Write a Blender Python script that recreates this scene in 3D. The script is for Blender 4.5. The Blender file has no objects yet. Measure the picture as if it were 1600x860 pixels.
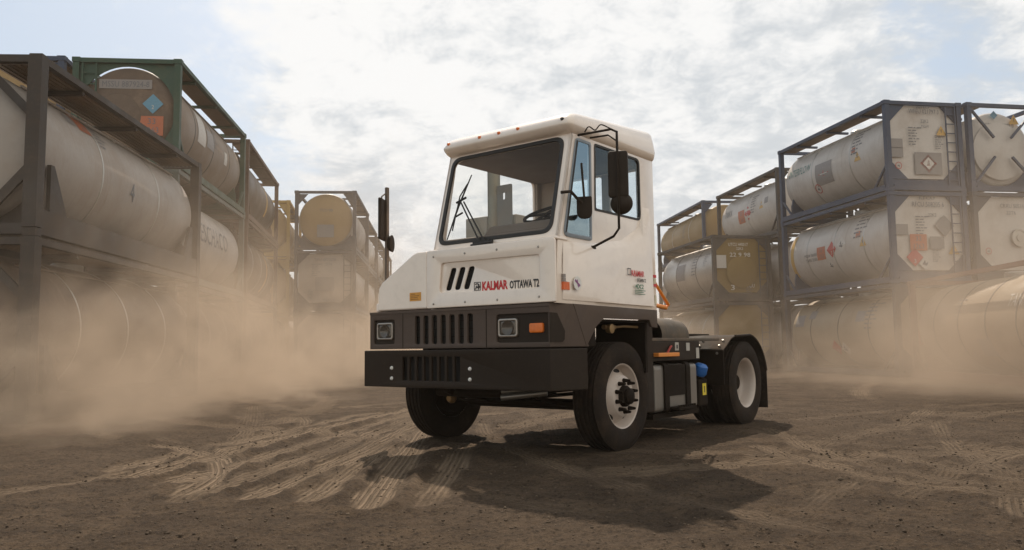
import bpy, bmesh, math, random
from mathutils import Vector, Matrix, noise
import numpy as np
R = math.radians
random.seed(7)
C = bpy.context.scene.collection
sc = bpy.context.scene

# ------------------------------------------------------------------ camera, light, exposure
cd = bpy.data.cameras.new('camera'); cam = bpy.data.objects.new('camera', cd); C.objects.link(cam)
cd.sensor_fit = 'HORIZONTAL'; cd.sensor_width = 36.0; cd.lens = 1250.29 * 36 / 1600
cd.clip_start = 0.05; cd.clip_end = 3000
PITCH, ROLL, CAMH = 0.09002, -0.01298, 0.961
f_ = Vector((0, math.cos(PITCH), math.sin(PITCH))); u_ = Vector((0, -math.sin(PITCH), math.cos(PITCH))); r_ = Vector((1, 0, 0))
r2 = math.cos(ROLL) * r_ + math.sin(ROLL) * u_; u2 = -math.sin(ROLL) * r_ + math.cos(ROLL) * u_
M = Matrix((r2, u2, -f_)).transposed().to_4x4(); M.translation = Vector((0, 0, CAMH)); cam.matrix_world = M
sc.camera = cam
SUN = Vector((-0.077, 0.633, 0.772)).normalized()
sl = bpy.data.lights.new('sun', 'SUN'); sl.energy = 4.6; sl.angle = R(0.6); sl.color = (1.0, 0.87, 0.72)
so = bpy.data.objects.new('sun', sl); C.objects.link(so); so.rotation_euler = SUN.to_track_quat('Z', 'Y').to_euler()

w = bpy.data.worlds.new('World'); sc.world = w; w.use_nodes = True
nt = w.node_tree; N = nt.nodes; L = nt.links; N.clear()
def nd(t, **k):
    n = N.new(t)
    for a, b in k.items(): setattr(n, a, b)
    return n
def wmath(op, a, b=None, c=None, clamp=False):
    n = nd('ShaderNodeMath', operation=op, use_clamp=clamp)
    for i, x in enumerate((a, b, c)):
        if x is None: continue
        if isinstance(x, (int, float)): n.inputs[i].default_value = x
        else: L.new(x, n.inputs[i])
    return n.outputs[0]
def wmap(v, a, b, c, d, smooth=True):
    n = nd('ShaderNodeMapRange', interpolation_type='SMOOTHSTEP' if smooth else 'LINEAR')
    L.new(v, n.inputs[0])
    for i, x in enumerate((a, b, c, d)): n.inputs[i + 1].default_value = x
    return n.outputs[0]
def wmix(f, a, b):
    n = nd('ShaderNodeMix', data_type='RGBA')
    if isinstance(f, (int, float)): n.inputs[0].default_value = f
    else: L.new(f, n.inputs[0])
    for i, x in ((6, a), (7, b)):
        if isinstance(x, tuple): n.inputs[i].default_value = x + (1,)
        else: L.new(x, n.inputs[i])
    return n.outputs[2]
tc = nd('ShaderNodeTexCoord'); sep = nd('ShaderNodeSeparateXYZ'); L.new(tc.outputs['Generated'], sep.inputs[0])
sky = nd('ShaderNodeTexSky', sky_type='NISHITA'); sky.sun_disc = False
sky.sun_elevation = R(50.5); sky.sun_rotation = R(-6.9); sky.dust_density = 2.5; sky.air_density = 1.0
skys = nd('ShaderNodeVectorMath', operation='SCALE'); L.new(sky.outputs[0], skys.inputs[0]); skys.inputs[3].default_value = 1.25
zc = wmath('MAXIMUM', sep.outputs[2], 0.0)
den = wmath('ADD', zc, 0.34)
px = wmath('DIVIDE', sep.outputs[0], den); py = wmath('DIVIDE', sep.outputs[1], den)
cmb = nd('ShaderNodeCombineXYZ'); L.new(px, cmb.inputs[0]); L.new(py, cmb.inputs[1]); cmb.inputs[2].default_value = 3.7
def wnoise(scale, detail, rough=.55, dist=0.0, vec=None):
    n = nd('ShaderNodeTexNoise'); n.inputs['Scale'].default_value = scale; n.inputs['Detail'].default_value = detail
    n.inputs['Roughness'].default_value = rough; n.inputs['Distortion'].default_value = dist
    L.new(vec or cmb.outputs[0], n.inputs['Vector']); return n.outputs[0]
n1 = wnoise(2.3, 12, .62, .3); n2 = wnoise(9.0, 10, .68, .25); n3 = wnoise(.9, 3, .5, .2)
# big cloud mass ahead and right; clear sky to the left and in the far upper right
ax = wmath('DIVIDE', sep.outputs[0], wmath('MAXIMUM', sep.outputs[1], 0.05))
left = wmap(ax, -.36, -.08, -.30, 1); right = wmap(ax, .28, .62, 0, 1)
low = wmap(zc, .05, .22, 1, 0)
bias = wmath('ADD', wmath('MULTIPLY', left, .22), wmath('MULTIPLY', right, -.13))
bias = wmath('ADD', bias, wmath('MULTIPLY', low, .05))
cov = wmath('ADD', wmath('ADD', wmath('MULTIPLY', n1, .62), wmath('MULTIPLY', n2, .2)), wmath('MULTIPLY', n3, .2))
cov = wmath('ADD', cov, bias)
fac = wmap(cov, .49, .62, 0, 1)
sd_ = nd('ShaderNodeVectorMath', operation='DOT_PRODUCT'); L.new(tc.outputs['Generated'], sd_.inputs[0]); sd_.inputs[1].default_value = SUN
glow = wmap(sd_.outputs[1], .70, .98, 0, .16)
shade = wmap(wmath('ADD', wmath('ADD', wmath('MULTIPLY', n2, .75), wmath('MULTIPLY', n1, .35)), glow), .47, .70, 0, 1)
ccol = wmix(shade, (5.5, 5.75, 5.95), (8.2, 8.12, 7.95))
skc = wmix(.6, skys.outputs[0], (4.4, 5.1, 5.6))          # thin veil over the clear parts
body = wmix(wmath('MULTIPLY', fac, .93), skc, ccol)
hz = wmap(zc, 0.0, .20, 1, 0)
body = wmix(wmath('MULTIPLY', hz, .6), body, (7.7, 7.65, 7.45))
# unseen sky behind the viewer brightened and warmed, added as fill for the cab
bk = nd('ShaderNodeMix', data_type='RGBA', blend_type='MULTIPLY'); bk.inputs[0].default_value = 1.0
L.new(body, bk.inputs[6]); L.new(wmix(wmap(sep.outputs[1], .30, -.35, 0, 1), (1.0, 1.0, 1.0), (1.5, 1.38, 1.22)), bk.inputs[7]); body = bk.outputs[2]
body = wmix(wmap(sep.outputs[2], -.06, -.005, 1, 0), body, (1.6, 1.3, 1.0))
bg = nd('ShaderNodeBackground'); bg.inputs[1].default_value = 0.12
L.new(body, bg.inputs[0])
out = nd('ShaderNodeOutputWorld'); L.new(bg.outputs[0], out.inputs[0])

sc.view_settings.view_transform = 'Standard'; sc.view_settings.look = 'None'
sc.view_settings.exposure = 0.0; sc.view_settings.gamma = 1.0; sc.view_settings.use_curve_mapping = False
sc.render.engine = 'CYCLES'
cy = sc.cycles
cy.max_bounces = 7; cy.diffuse_bounces = 3; cy.glossy_bounces = 3; cy.transmission_bounces = 4; cy.transparent_max_bounces = 12
cy.volume_bounces = 1; cy.volume_step_rate = 1.0; cy.volume_max_steps = 128
cy.caustics_reflective = False; cy.caustics_refractive = False
cy.use_denoising = True; cy.sample_clamp_indirect = 6

# ------------------------------------------------------------------ materials
class MT:
    def __init__(s, name):
        s.m = bpy.data.materials.new(name); s.m.use_nodes = True
        s.n = s.m.node_tree.nodes; s.l = s.m.node_tree.links
        s.b = s.n['Principled BSDF']; s.o = s.n['Material Output']
        s._co = None
    def co(s, kind='Object'):
        n = s.n.new('ShaderNodeTexCoord'); return n.outputs[kind]
    def noise(s, scale, detail=5, rough=.6, vec=None, stretch=None, dist=0):
        v = vec or s.co()
        if stretch:
            mp = s.n.new('ShaderNodeMapping'); s.l.new(v, mp.inputs[0]); mp.inputs['Scale'].default_value = stretch; v = mp.outputs[0]
        t = s.n.new('ShaderNodeTexNoise'); s.l.new(v, t.inputs['Vector'])
        t.inputs['Scale'].default_value = scale; t.inputs['Detail'].default_value = detail; t.inputs['Roughness'].default_value = rough
        t.inputs['Distortion'].default_value = dist
        return t.outputs[0]
    def rng(s, v, a, b, c=0, d=1, smooth=True):
        n = s.n.new('ShaderNodeMapRange'); n.interpolation_type = 'SMOOTHSTEP' if smooth else 'LINEAR'
        s.l.new(v, n.inputs[0])
        for i, x in enumerate((a, b, c, d)): n.inputs[i + 1].default_value = x
        return n.outputs[0]
    def math(s, op, a, b=None, clamp=False):
        n = s.n.new('ShaderNodeMath'); n.operation = op; n.use_clamp = clamp
        for i, x in enumerate((a, b)):
            if x is None: continue
            if isinstance(x, (int, float)): n.inputs[i].default_value = x
            else: s.l.new(x, n.inputs[i])
        return n.outputs[0]
    def mix(s, f, a, b):
        n = s.n.new('ShaderNodeMix'); n.data_type = 'RGBA'
        if isinstance(f, (int, float)): n.inputs[0].default_value = f
        else: s.l.new(f, n.inputs[0])
        for i, x in ((6, a), (7, b)):
            if isinstance(x, tuple): n.inputs[i].default_value = x + (1,)
            else: s.l.new(x, n.inputs[i])
        return n.outputs[2]
    def bump(s, h, st=.3, dist=.01):
        n = s.n.new('ShaderNodeBump'); n.inputs['Strength'].default_value = st; n.inputs['Distance'].default_value = dist
        s.l.new(h, n.inputs['Height']); s.l.new(n.outputs[0], s.b.inputs['Normal'])
    def set(s, col=None, rough=None, metal=None, spec=None, coat=None):
        for k, x in (('Base Color', col), ('Roughness', rough), ('Metallic', metal), ('Specular IOR Level', spec), ('Coat Weight', coat)):
            if x is None: continue
            if isinstance(x, tuple): s.b.inputs[k].default_value = x + (1,)
            elif isinstance(x, (int, float)): s.b.inputs[k].default_value = x
            else: s.l.new(x, s.b.inputs[k])
        return s.m
MATS = {}
DUST = (.30, .215, .15)
def painted(name, col, rough=.4, dirt=.25, metal=0., spec=.5, coat=0., dscale=2.2, dcol=DUST):
    """paint or plastic with an uneven film of pale yard dust"""
    if name in MATS: return MATS[name]
    t = MT(name)
    a = t.noise(dscale, 7, .65); b = t.noise(dscale * 9, 4, .6)
    f = t.math('MULTIPLY', t.math('ADD', t.rng(a, .42, .72, 0, .75), t.rng(b, .5, .75, 0, .35)), dirt, True)
    t.set(t.mix(f, col, dcol), t.rng(a, .3, .7, rough * .85, min(1, rough * 1.3)), metal, spec, coat)
    MATS[name] = t.m; return t.m
def tankmat(name, col, dirt=.4, rough=.45, metal=0., streak=1.0):
    """tank cladding: dusty, stained, streaked round the barrel"""
    if name in MATS: return MATS[name]
    t = MT(name); co = t.co()
    a = t.noise(1.1, 7, .65, co); s = t.noise(2.2, 6, .7, co, (.35, 6.0, .35)); b = t.noise(14, 4, .6, co)
    f = t.math('ADD', t.rng(a, .42, .75, 0, .6), t.math('MULTIPLY', t.rng(s, .52, .75, 0, .8), streak))
    f = t.math('MULTIPLY', t.math('ADD', f, t.rng(b, .5, .8, 0, .2)), dirt, True)
    c = t.mix(t.rng(b, .3, .7), tuple(x * .93 for x in col), col)
    t.set(t.mix(f, c, (.25, .175, .12)), t.rng(a, .3, .7, rough * .8, min(1, rough * 1.35)), metal, .4)
    MATS[name] = t.m; return t.m
def plain(name, col, rough=.5, metal=0., spec=.5):
    if name in MATS: return MATS[name]
    t = MT(name); a = t.noise(30, 3)
    t.set(t.mix(t.rng(a, .3, .7), tuple(x * .88 for x in col), col), rough, metal, spec); MATS[name] = t.m; return t.m
def glass(name, tint, refl=.5, rough=.02, film=.08, base=0.0, gcol=(.72, .90, .96)):
    t = MT(name); t.n.remove(t.b)
    tr = t.n.new('ShaderNodeBsdfTransparent'); tr.inputs[0].default_value = tint + (1,)
    gl = t.n.new('ShaderNodeBsdfGlossy'); gl.inputs['Roughness'].default_value = rough; gl.inputs[0].default_value = gcol + (1,)
    fr = t.n.new('ShaderNodeFresnel'); fr.inputs[0].default_value = 1.5
    df = t.n.new('ShaderNodeBsdfDiffuse'); df.inputs[0].default_value = DUST + (1,)
    m0 = t.n.new('ShaderNodeMixShader'); t.l.new(t.rng(t.noise(3, 6, .7), .35, .8, 0, film * 2), m0.inputs[0]); t.l.new(tr.outputs[0], m0.inputs[1]); t.l.new(df.outputs[0], m0.inputs[2])
    mx = t.n.new('ShaderNodeMixShader'); geo = t.n.new('ShaderNodeNewGeometry'); lw = t.math('SUBTRACT', 1.0, geo.outputs['Backfacing'])
    t.l.new(t.math('MULTIPLY', t.math('ADD', t.math('MULTIPLY', fr.outputs[0], refl * 2), base), lw, True), mx.inputs[0])
    t.l.new(m0.outputs[0], mx.inputs[1]); t.l.new(gl.outputs[0], mx.inputs[2]); t.l.new(mx.outputs[0], t.o.inputs[0])
    MATS[name] = t.m; return t.m

WHITE = painted('white_cab_paint', (.87, .755, .65), .22, .22, coat=1.0, dscale=1.3)
GREY = painted('grey_fascia_plastic', (.088, .064, .051), .6, .12, spec=.25)
BLACK = painted('black_bumper_paint', (.021, .0135, .0085), .55, .06, spec=.2)
DARK = painted('dark_chassis_paint', (.012, .0075, .0045), .7, .05, spec=.12)
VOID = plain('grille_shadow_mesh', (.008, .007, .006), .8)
RUBBER = painted('tyre_rubber', (.0155, .0105, .0075), .8, .12, spec=.18, dscale=4)
GASKET = plain('window_gasket_rubber', (.022, .020, .018), .6)
RIM = painted('white_wheel_paint', (.50, .43, .375), .35, .3, dscale=5)
STEEL = painted('worn_steel', (.34, .32, .29), .38, .3, .8)
TANKST = painted('fuel_tank_metal', (.22, .20, .175), .40, .3, .55)
ORANGE = painted('orange_paint', (.72, .24, .03), .4, .15)
AMBER = plain('amber_lens', (.75, .17, .02), .2)
LENS = plain('headlight_lens', (.10, .085, .07), .12, .3)
CHROME = plain('headlight_bezel_metal', (.36, .32, .28), .3, .8)
RED = plain('red_lettering_film', (.62, .025, .03), .45)
INK = plain('black_lettering_film', (.03, .028, .03), .5)
BLUEP = plain('blue_filter_paint', (.02, .13, .42), .4)
YELL = plain('yellow_sticker_film', (.75, .58, .04), .5)
LTRIM = plain('white_sticker_film', (.78, .76, .72), .5)
ORST = plain('orange_sticker_film', (.70, .33, .05), .5)
GREENS = plain('green_sticker_film', (.10, .22, .13), .5)
INT = painted('grey_cab_lining', (.125, .098, .078), .8, .1)
INTL = painted('pale_cab_lining', (.36, .30, .245), .7, .1)
SEAT = plain('black_seat_cloth', (.035, .033, .034), .9)
WSG = glass('windscreen_glass', (.99, .986, .975), .30, film=.008, gcol=(1.0, .90, .80))
BLG = glass('blue_tinted_glass', (.84, .92, .945), .6, film=.02, base=.30)
SIDEG = glass('side_window_glass', (.92, .955, .97), .6, film=.02)
RWG = glass('rear_window_glass', (.992, .996, .994), .2, film=.004)

# ------------------------------------------------------------------ mesh helpers
def finish(name, me, m=None, parent=None, smooth=None, bevel=0, seg=2, loc=None, mtx=None):
    if m is not None and not me.materials: me.materials.append(m)
    if smooth is not None:
        for p in me.polygons: p.use_smooth = True
        me.set_sharp_from_angle(angle=R(smooth))
    o = bpy.data.objects.new(name, me); C.objects.link(o)
    if bevel:
        b = o.modifiers.new('bevel', 'BEVEL'); b.width = bevel; b.segments = seg; b.limit_method = 'ANGLE'; b.angle_limit = R(35)
    if loc is not None: o.location = loc
    if mtx is not None: o.matrix_local = mtx
    if parent is not None: o.parent = parent
    return o
class MB:
    def __init__(s): s.bm = bmesh.new()
    def box(s, lo, hi, mtx=None):
        v = [s.bm.verts.new(((lo, hi)[i][0], (lo, hi)[j][1], (lo, hi)[k][2])) for i in (0, 1) for j in (0, 1) for k in (0, 1)]
        for q in ((0, 1, 3, 2), (4, 6, 7, 5), (0, 4, 5, 1), (2, 3, 7, 6), (0, 2, 6, 4), (1, 5, 7, 3)): s.bm.faces.new([v[i] for i in q])
        if mtx is not None:
            for a in v: a.co = mtx @ a.co
        return s
    def prism(s, poly, axis, lo, hi):
        """poly in the two other axes (in xyz order) swept along axis"""
        def p(a, b, c):
            return {'x': (c, a, b), 'y': (a, c, b), 'z': (a, b, c)}[axis]
        A = [s.bm.verts.new(p(a, b, lo)) for a, b in poly]; B = [s.bm.verts.new(p(a, b, hi)) for a, b in poly]
        s.bm.faces.new(A); s.bm.faces.new(B[::-1]); n = len(poly)
        for i in range(n): s.bm.faces.new((A[i], B[i], B[(i + 1) % n], A[(i + 1) % n]))
        return s
    def bar(s, p0, p1, w, h=None, up=(0, 0, 1)):
        """rectangular bar between two points"""
        p0, p1 = Vector(p0), Vector(p1); d = (p1 - p0); ln = d.length; d.normalize(); h = h or w
        x = d.cross(Vector(up))
        if x.length < 1e-4: x = d.cross(Vector((0, 1, 0)))
        x.normalize(); z = x.cross(d)
        m = Matrix((x, d, z)).transposed().to_4x4(); m.translation = p0
        return s.box((-w / 2, 0, -h / 2), (w / 2, ln, h / 2), m)
    def tube(s, pts, r, n=10, closed=False, cap=True):
        pts = [Vector(p) for p in pts]; rings = []; k = len(pts); up = None
        for i, p in enumerate(pts):
            a = pts[i - 1] if (i or closed) else p; b = pts[(i + 1) % k] if (i < k - 1 or closed) else p
            d = (b - a).normalized()
            if up is None: up = d.orthogonal().normalized()
            up = (up - d * up.dot(d)).normalized(); sd = d.cross(up)
            rr = r[i] if isinstance(r, (list, tuple)) else r
            rings.append([s.bm.verts.new(p + rr * (math.cos(2 * math.pi * j / n) * up + math.sin(2 * math.pi * j / n) * sd)) for j in range(n)])
        for i in range(k if closed else k - 1):
            A, B = rings[i], rings[(i + 1) % k]
            for j in range(n): s.bm.faces.new((A[j], A[(j + 1) % n], B[(j + 1) % n], B[j]))
        if cap and not closed: s.bm.faces.new(rings[0][::-1]); s.bm.faces.new(rings[-1])
        return s
    def lathe(s, prof, origin, axis, n=48, ref=None, closed=False):
        """prof = [(radius, distance along axis)]"""
        o = Vector(origin); a = Vector(axis).normalized(); x = (Vector(ref) if ref else a.orthogonal()).normalized(); y = a.cross(x)
        rings = []
        for r, t in prof:
            if r < 1e-6: rings.append([s.bm.verts.new(o + a * t)])
            else: rings.append([s.bm.verts.new(o + a * t + r * (math.cos(2 * math.pi * j / n) * x + math.sin(2 * math.pi * j / n) * y)) for j in range(n)])
        rr = list(zip(rings, rings[1:])) + ([(rings[-1], rings[0])] if closed else [])
        for A, B in rr:
            for j in range(n):
                a0, a1, b0, b1 = A[j % len(A)], A[(j + 1) % len(A)], B[j % len(B)], B[(j + 1) % len(B)]
                vs = []
                for q in (a0, a1, b1, b0):
                    if q not in vs: vs.append(q)
                if len(vs) > 2: s.bm.faces.new(vs)
        return s
    def quadsolid(s, front, back):
        A = [s.bm.verts.new(p) for p in front]; B = [s.bm.verts.new(p) for p in back]; n = len(A)
        s.bm.faces.new(A); s.bm.faces.new(B[::-1])
        for i in range(n): s.bm.faces.new((A[i], B[i], B[(i + 1) % n], A[(i + 1) % n]))
        return s
    def mesh(s, name):
        bmesh.ops.recalc_face_normals(s.bm, faces=s.bm.faces)
        me = bpy.data.meshes.new(name); s.bm.to_mesh(me); s.bm.free(); return me
    def build(s, name, m, parent=None, smooth=None, bevel=0, **k):
        return finish(name, s.mesh(name), m, parent, smooth, bevel, **k)
def rpoly(pts, r, n=6):
    """round the corners of a polygon"""
    out = []; k = len(pts); rs = r if isinstance(r, (list, tuple)) else [r] * k
    for i in range(k):
        p = Vector(pts[i]).to_2d(); a = Vector(pts[i - 1]).to_2d() - p; b = Vector(pts[(i + 1) % k]).to_2d() - p
        if rs[i] <= 0: out.append(tuple(p)); continue
        ang = a.angle(b); t = min(rs[i] / math.tan(ang / 2), a.length * .48, b.length * .48)
        p0 = p + a.normalized() * t; p1 = p + b.normalized() * t
        for j in range(n + 1):
            q = j / n; out.append(tuple((1 - q) ** 2 * p0 + 2 * q * (1 - q) * p + q * q * p1))
    return out
def rrect(u0, v0, u1, v1, r, n=5): return rpoly([(u0, v0), (u1, v0), (u1, v1), (u0, v1)], r, n)
def frame3(o, eu, ev):
    eu, ev = Vector(eu).normalized(), Vector(ev).normalized(); m = Matrix((eu, ev, eu.cross(ev))).transposed().to_4x4(); m.translation = Vector(o); return m
def plate_mesh(outer, holes, thick, mtx, bev=0.0):
    cu = bpy.data.curves.new('outline', 'CURVE'); cu.dimensions = '2D'; cu.fill_mode = 'BOTH'; cu.extrude = thick / 2 - bev; cu.bevel_depth = bev; cu.bevel_resolution = 1
    cu.offset = -bev
    for pts in [outer] + list(holes):
        sp = cu.splines.new('POLY'); sp.points.add(len(pts) - 1); sp.use_cyclic_u = True
        for q, (a, b) in zip(sp.points, pts): q.co = (a, b, 0, 1)
    o = bpy.data.objects.new('outline', cu); me = bpy.data.meshes.new_from_object(o)
    bpy.data.objects.remove(o); bpy.data.curves.remove(cu)
    me.materials.clear(); me.transform(mtx @ Matrix.Translation((0, 0, -thick / 2)))
    bm = bmesh.new(); bm.from_mesh(me); bmesh.ops.remove_doubles(bm, verts=bm.verts, dist=1e-5); bmesh.ops.recalc_face_normals(bm, faces=bm.faces); bm.to_mesh(me); bm.free()
    return me
def plate(name, outer, holes, thick, mtx, m, parent=None, bev=0.0, smooth=30):
    return finish(name, plate_mesh(outer, holes, thick, mtx, bev), m, parent, smooth)
TXT = {}
def text_mesh(s, size, bold=0.0, thick=.001, squeeze=1.0, align='LEFT', res=2):
    cu = bpy.data.curves.new('lettering', 'FONT'); cu.body = s; cu.size = size; cu.extrude = thick; cu.offset = bold; cu.align_x = align; cu.align_y = 'CENTER'
    cu.resolution_u = res
    o = bpy.data.objects.new('lettering', cu); C.objects.link(o)
    dg = bpy.context.evaluated_depsgraph_get(); me = bpy.data.meshes.new_from_object(o.evaluated_get(dg))
    bpy.data.objects.remove(o); bpy.data.curves.remove(cu)
    me.materials.clear(); me.transform(Matrix.Diagonal((squeeze, 1, 1, 1))); return me
def fit_text(s, width, height, thick=.001, bold=0.0, align='LEFT'):
    me = text_mesh(s, 1.0, bold, thick)
    xs = [v.co.x for v in me.vertices]; ys = [v.co.y for v in me.vertices]
    x0, x1, y0, y1 = min(xs), max(xs), min(ys), max(ys)
    sx, sy = width / (x1 - x0), height / (y1 - y0)
    me.transform(Matrix.Diagonal((sx, sy, 1, 1)) @ Matrix.Translation((-x0, -(y0 + y1) / 2, 0))); return me
def thing(name, label, cat, loc=(0, 0, 0), rz=0, group=None):
    o = bpy.data.objects.new(name, None); C.objects.link(o); o.location = loc; o.rotation_euler = (0, 0, rz); o['label'] = label; o['category'] = cat
    if group: o['group'] = group
    o.empty_display_size = .2
    return o

# ------------------------------------------------------------------ ground
TX, TY, TYAW = 0.19721, 8.14574, -2.23588
_r = random.Random(21); RUTS = []
for i in range(22):
    x0, y0, a, k = _r.uniform(-6, 7), _r.uniform(3.5, 15), _r.uniform(.3, 2.6), _r.uniform(-.22, .22); pts = []
    for j in range(6): pts.append((x0, y0)); x0 += 1.3 * math.cos(a); y0 += 1.3 * math.sin(a); a += k
    RUTS.append(pts)
# tyre tracks pressed in the dust: (points, half width, strength)
TRACKS = [(c, .16 + .05 * (i % 3), .30 + .05 * (i % 5)) for i, c in enumerate(RUTS)] + [([(-2.95, 6.3), (-2.8, 7.5), (-2.5, 9.2), (-1.85, 11.9), (-1.2, 15.5)], .20, 1.0), ([(-2.55, 6.0), (-2.3, 7.4), (-2.0, 9.1), (-1.5, 11.9), (-.9, 15)], .17, .8),
          ([(-1.75, 5.4), (-1.55, 6.9), (-1.38, 8.5), (-1.2, 10.6), (-.8, 14)], .16, .8), ([(-2.1, 5.7), (-1.9, 7.0), (-1.75, 8.6), (-1.5, 10.6), (-1.2, 14)], .16, .6),
          ([(-2.28, 5.6), (-2.3, 6.2), (-2.5, 6.9), (-2.95, 7.7), (-3.7, 8.4)], .15, .9), ([(-.91, 5.1), (-.96, 6.3), (-1.02, 8.4), (-1.07, 10.1), (-1.0, 13)], .17, 1.0),
          ([(-.56, 5.1), (-.52, 6.3), (-.5, 8.0)], .15, .75), 
          ([(3.3, 5.1), (2.9, 5.4), (2.6, 5.9), (2.4, 6.9), (2.3, 7.6)], .17, .5), ([(7.1, 11.4), (4.3, 9.1), (3.0, 7.8), (2.2, 7.0)], .2, .32),
          ([(4.6, 7.3), (3.8, 7.4), (3.1, 8.0), (2.6, 9.0)], .17, .35), ([(2.85, 4.6), (3.55, 5.9), (4.2, 7.85), (5.2, 10)], .17, .38), ([(8, 9.6), (5, 8.0), (3.2, 6.6), (2.2, 5.5), (1.6, 4.6)], .19, .3),
          ([(9, 13), (5.5, 11.6), (3.6, 10.4)], .2, .3), ([(2.15, 5.4), (2.35, 5.7)], .1, .5),
          ([(-4.5, 14), (-3.4, 10.5), (-2.9, 8.4)], .2, .4), ([(-3.3, 6.7), (-3.1, 7.9), (-2.75, 9.6), (-2.1, 12.2)], .2, .6), ([(-2.2, 5.35), (-2.0, 6.6), (-1.75, 8.2), (-1.4, 10.5), (-.9, 14)], .18, .6), ([(-1.35, 5.3), (-1.3, 6.8), (-1.2, 8.6), (-1.1, 11)], .16, .6),
          ([(3.6, 5.0), (3.1, 5.6), (2.85, 6.4), (2.75, 7.6), (2.9, 9.2)], .17, .45), ([(7.5, 9.0), (5.2, 7.6), (3.6, 6.4), (2.5, 5.2)], .18, .4), ([(6.5, 12.5), (4.8, 9.9), (3.6, 8.6), (2.9, 7.9)], .18, .4), ([(4.2, 5.2), (3.4, 6.0), (3.2, 7.2)], .16, .45), ([(5.5, 7), (4.2, 5.6), (3.6, 4.8)], .17, .5)]
def catmull(pts, n=14):
    P = [np.array(p, float) for p in pts]; P = [2 * P[0] - P[1]] + P + [2 * P[-1] - P[-2]]; o = []
    for i in range(1, len(P) - 2):
        for t in np.linspace(0, 1, n, endpoint=False):
            a, b, c, d = P[i - 1:i + 3]
            o.append(.5 * ((2 * b) + (c - a) * t + (2 * a - 5 * b + 4 * c - d) * t * t + (3 * b - a - 3 * c + d) * t ** 3))
    o.append(P[-2]); return np.array(o)
def vnoise(x, y, seed):
    rs = np.random.RandomState(seed); T = rs.rand(256, 256)
    xi = np.floor(x).astype(int); yi = np.floor(y).astype(int); fx = x - xi; fy = y - yi
    fx = fx * fx * (3 - 2 * fx); fy = fy * fy * (3 - 2 * fy); g = lambda a, b: T[a % 256, b % 256]
    return (g(xi, yi) * (1 - fx) + g(xi + 1, yi) * fx) * (1 - fy) + (g(xi, yi + 1) * (1 - fx) + g(xi + 1, yi + 1) * fx) * fy - .5
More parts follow.
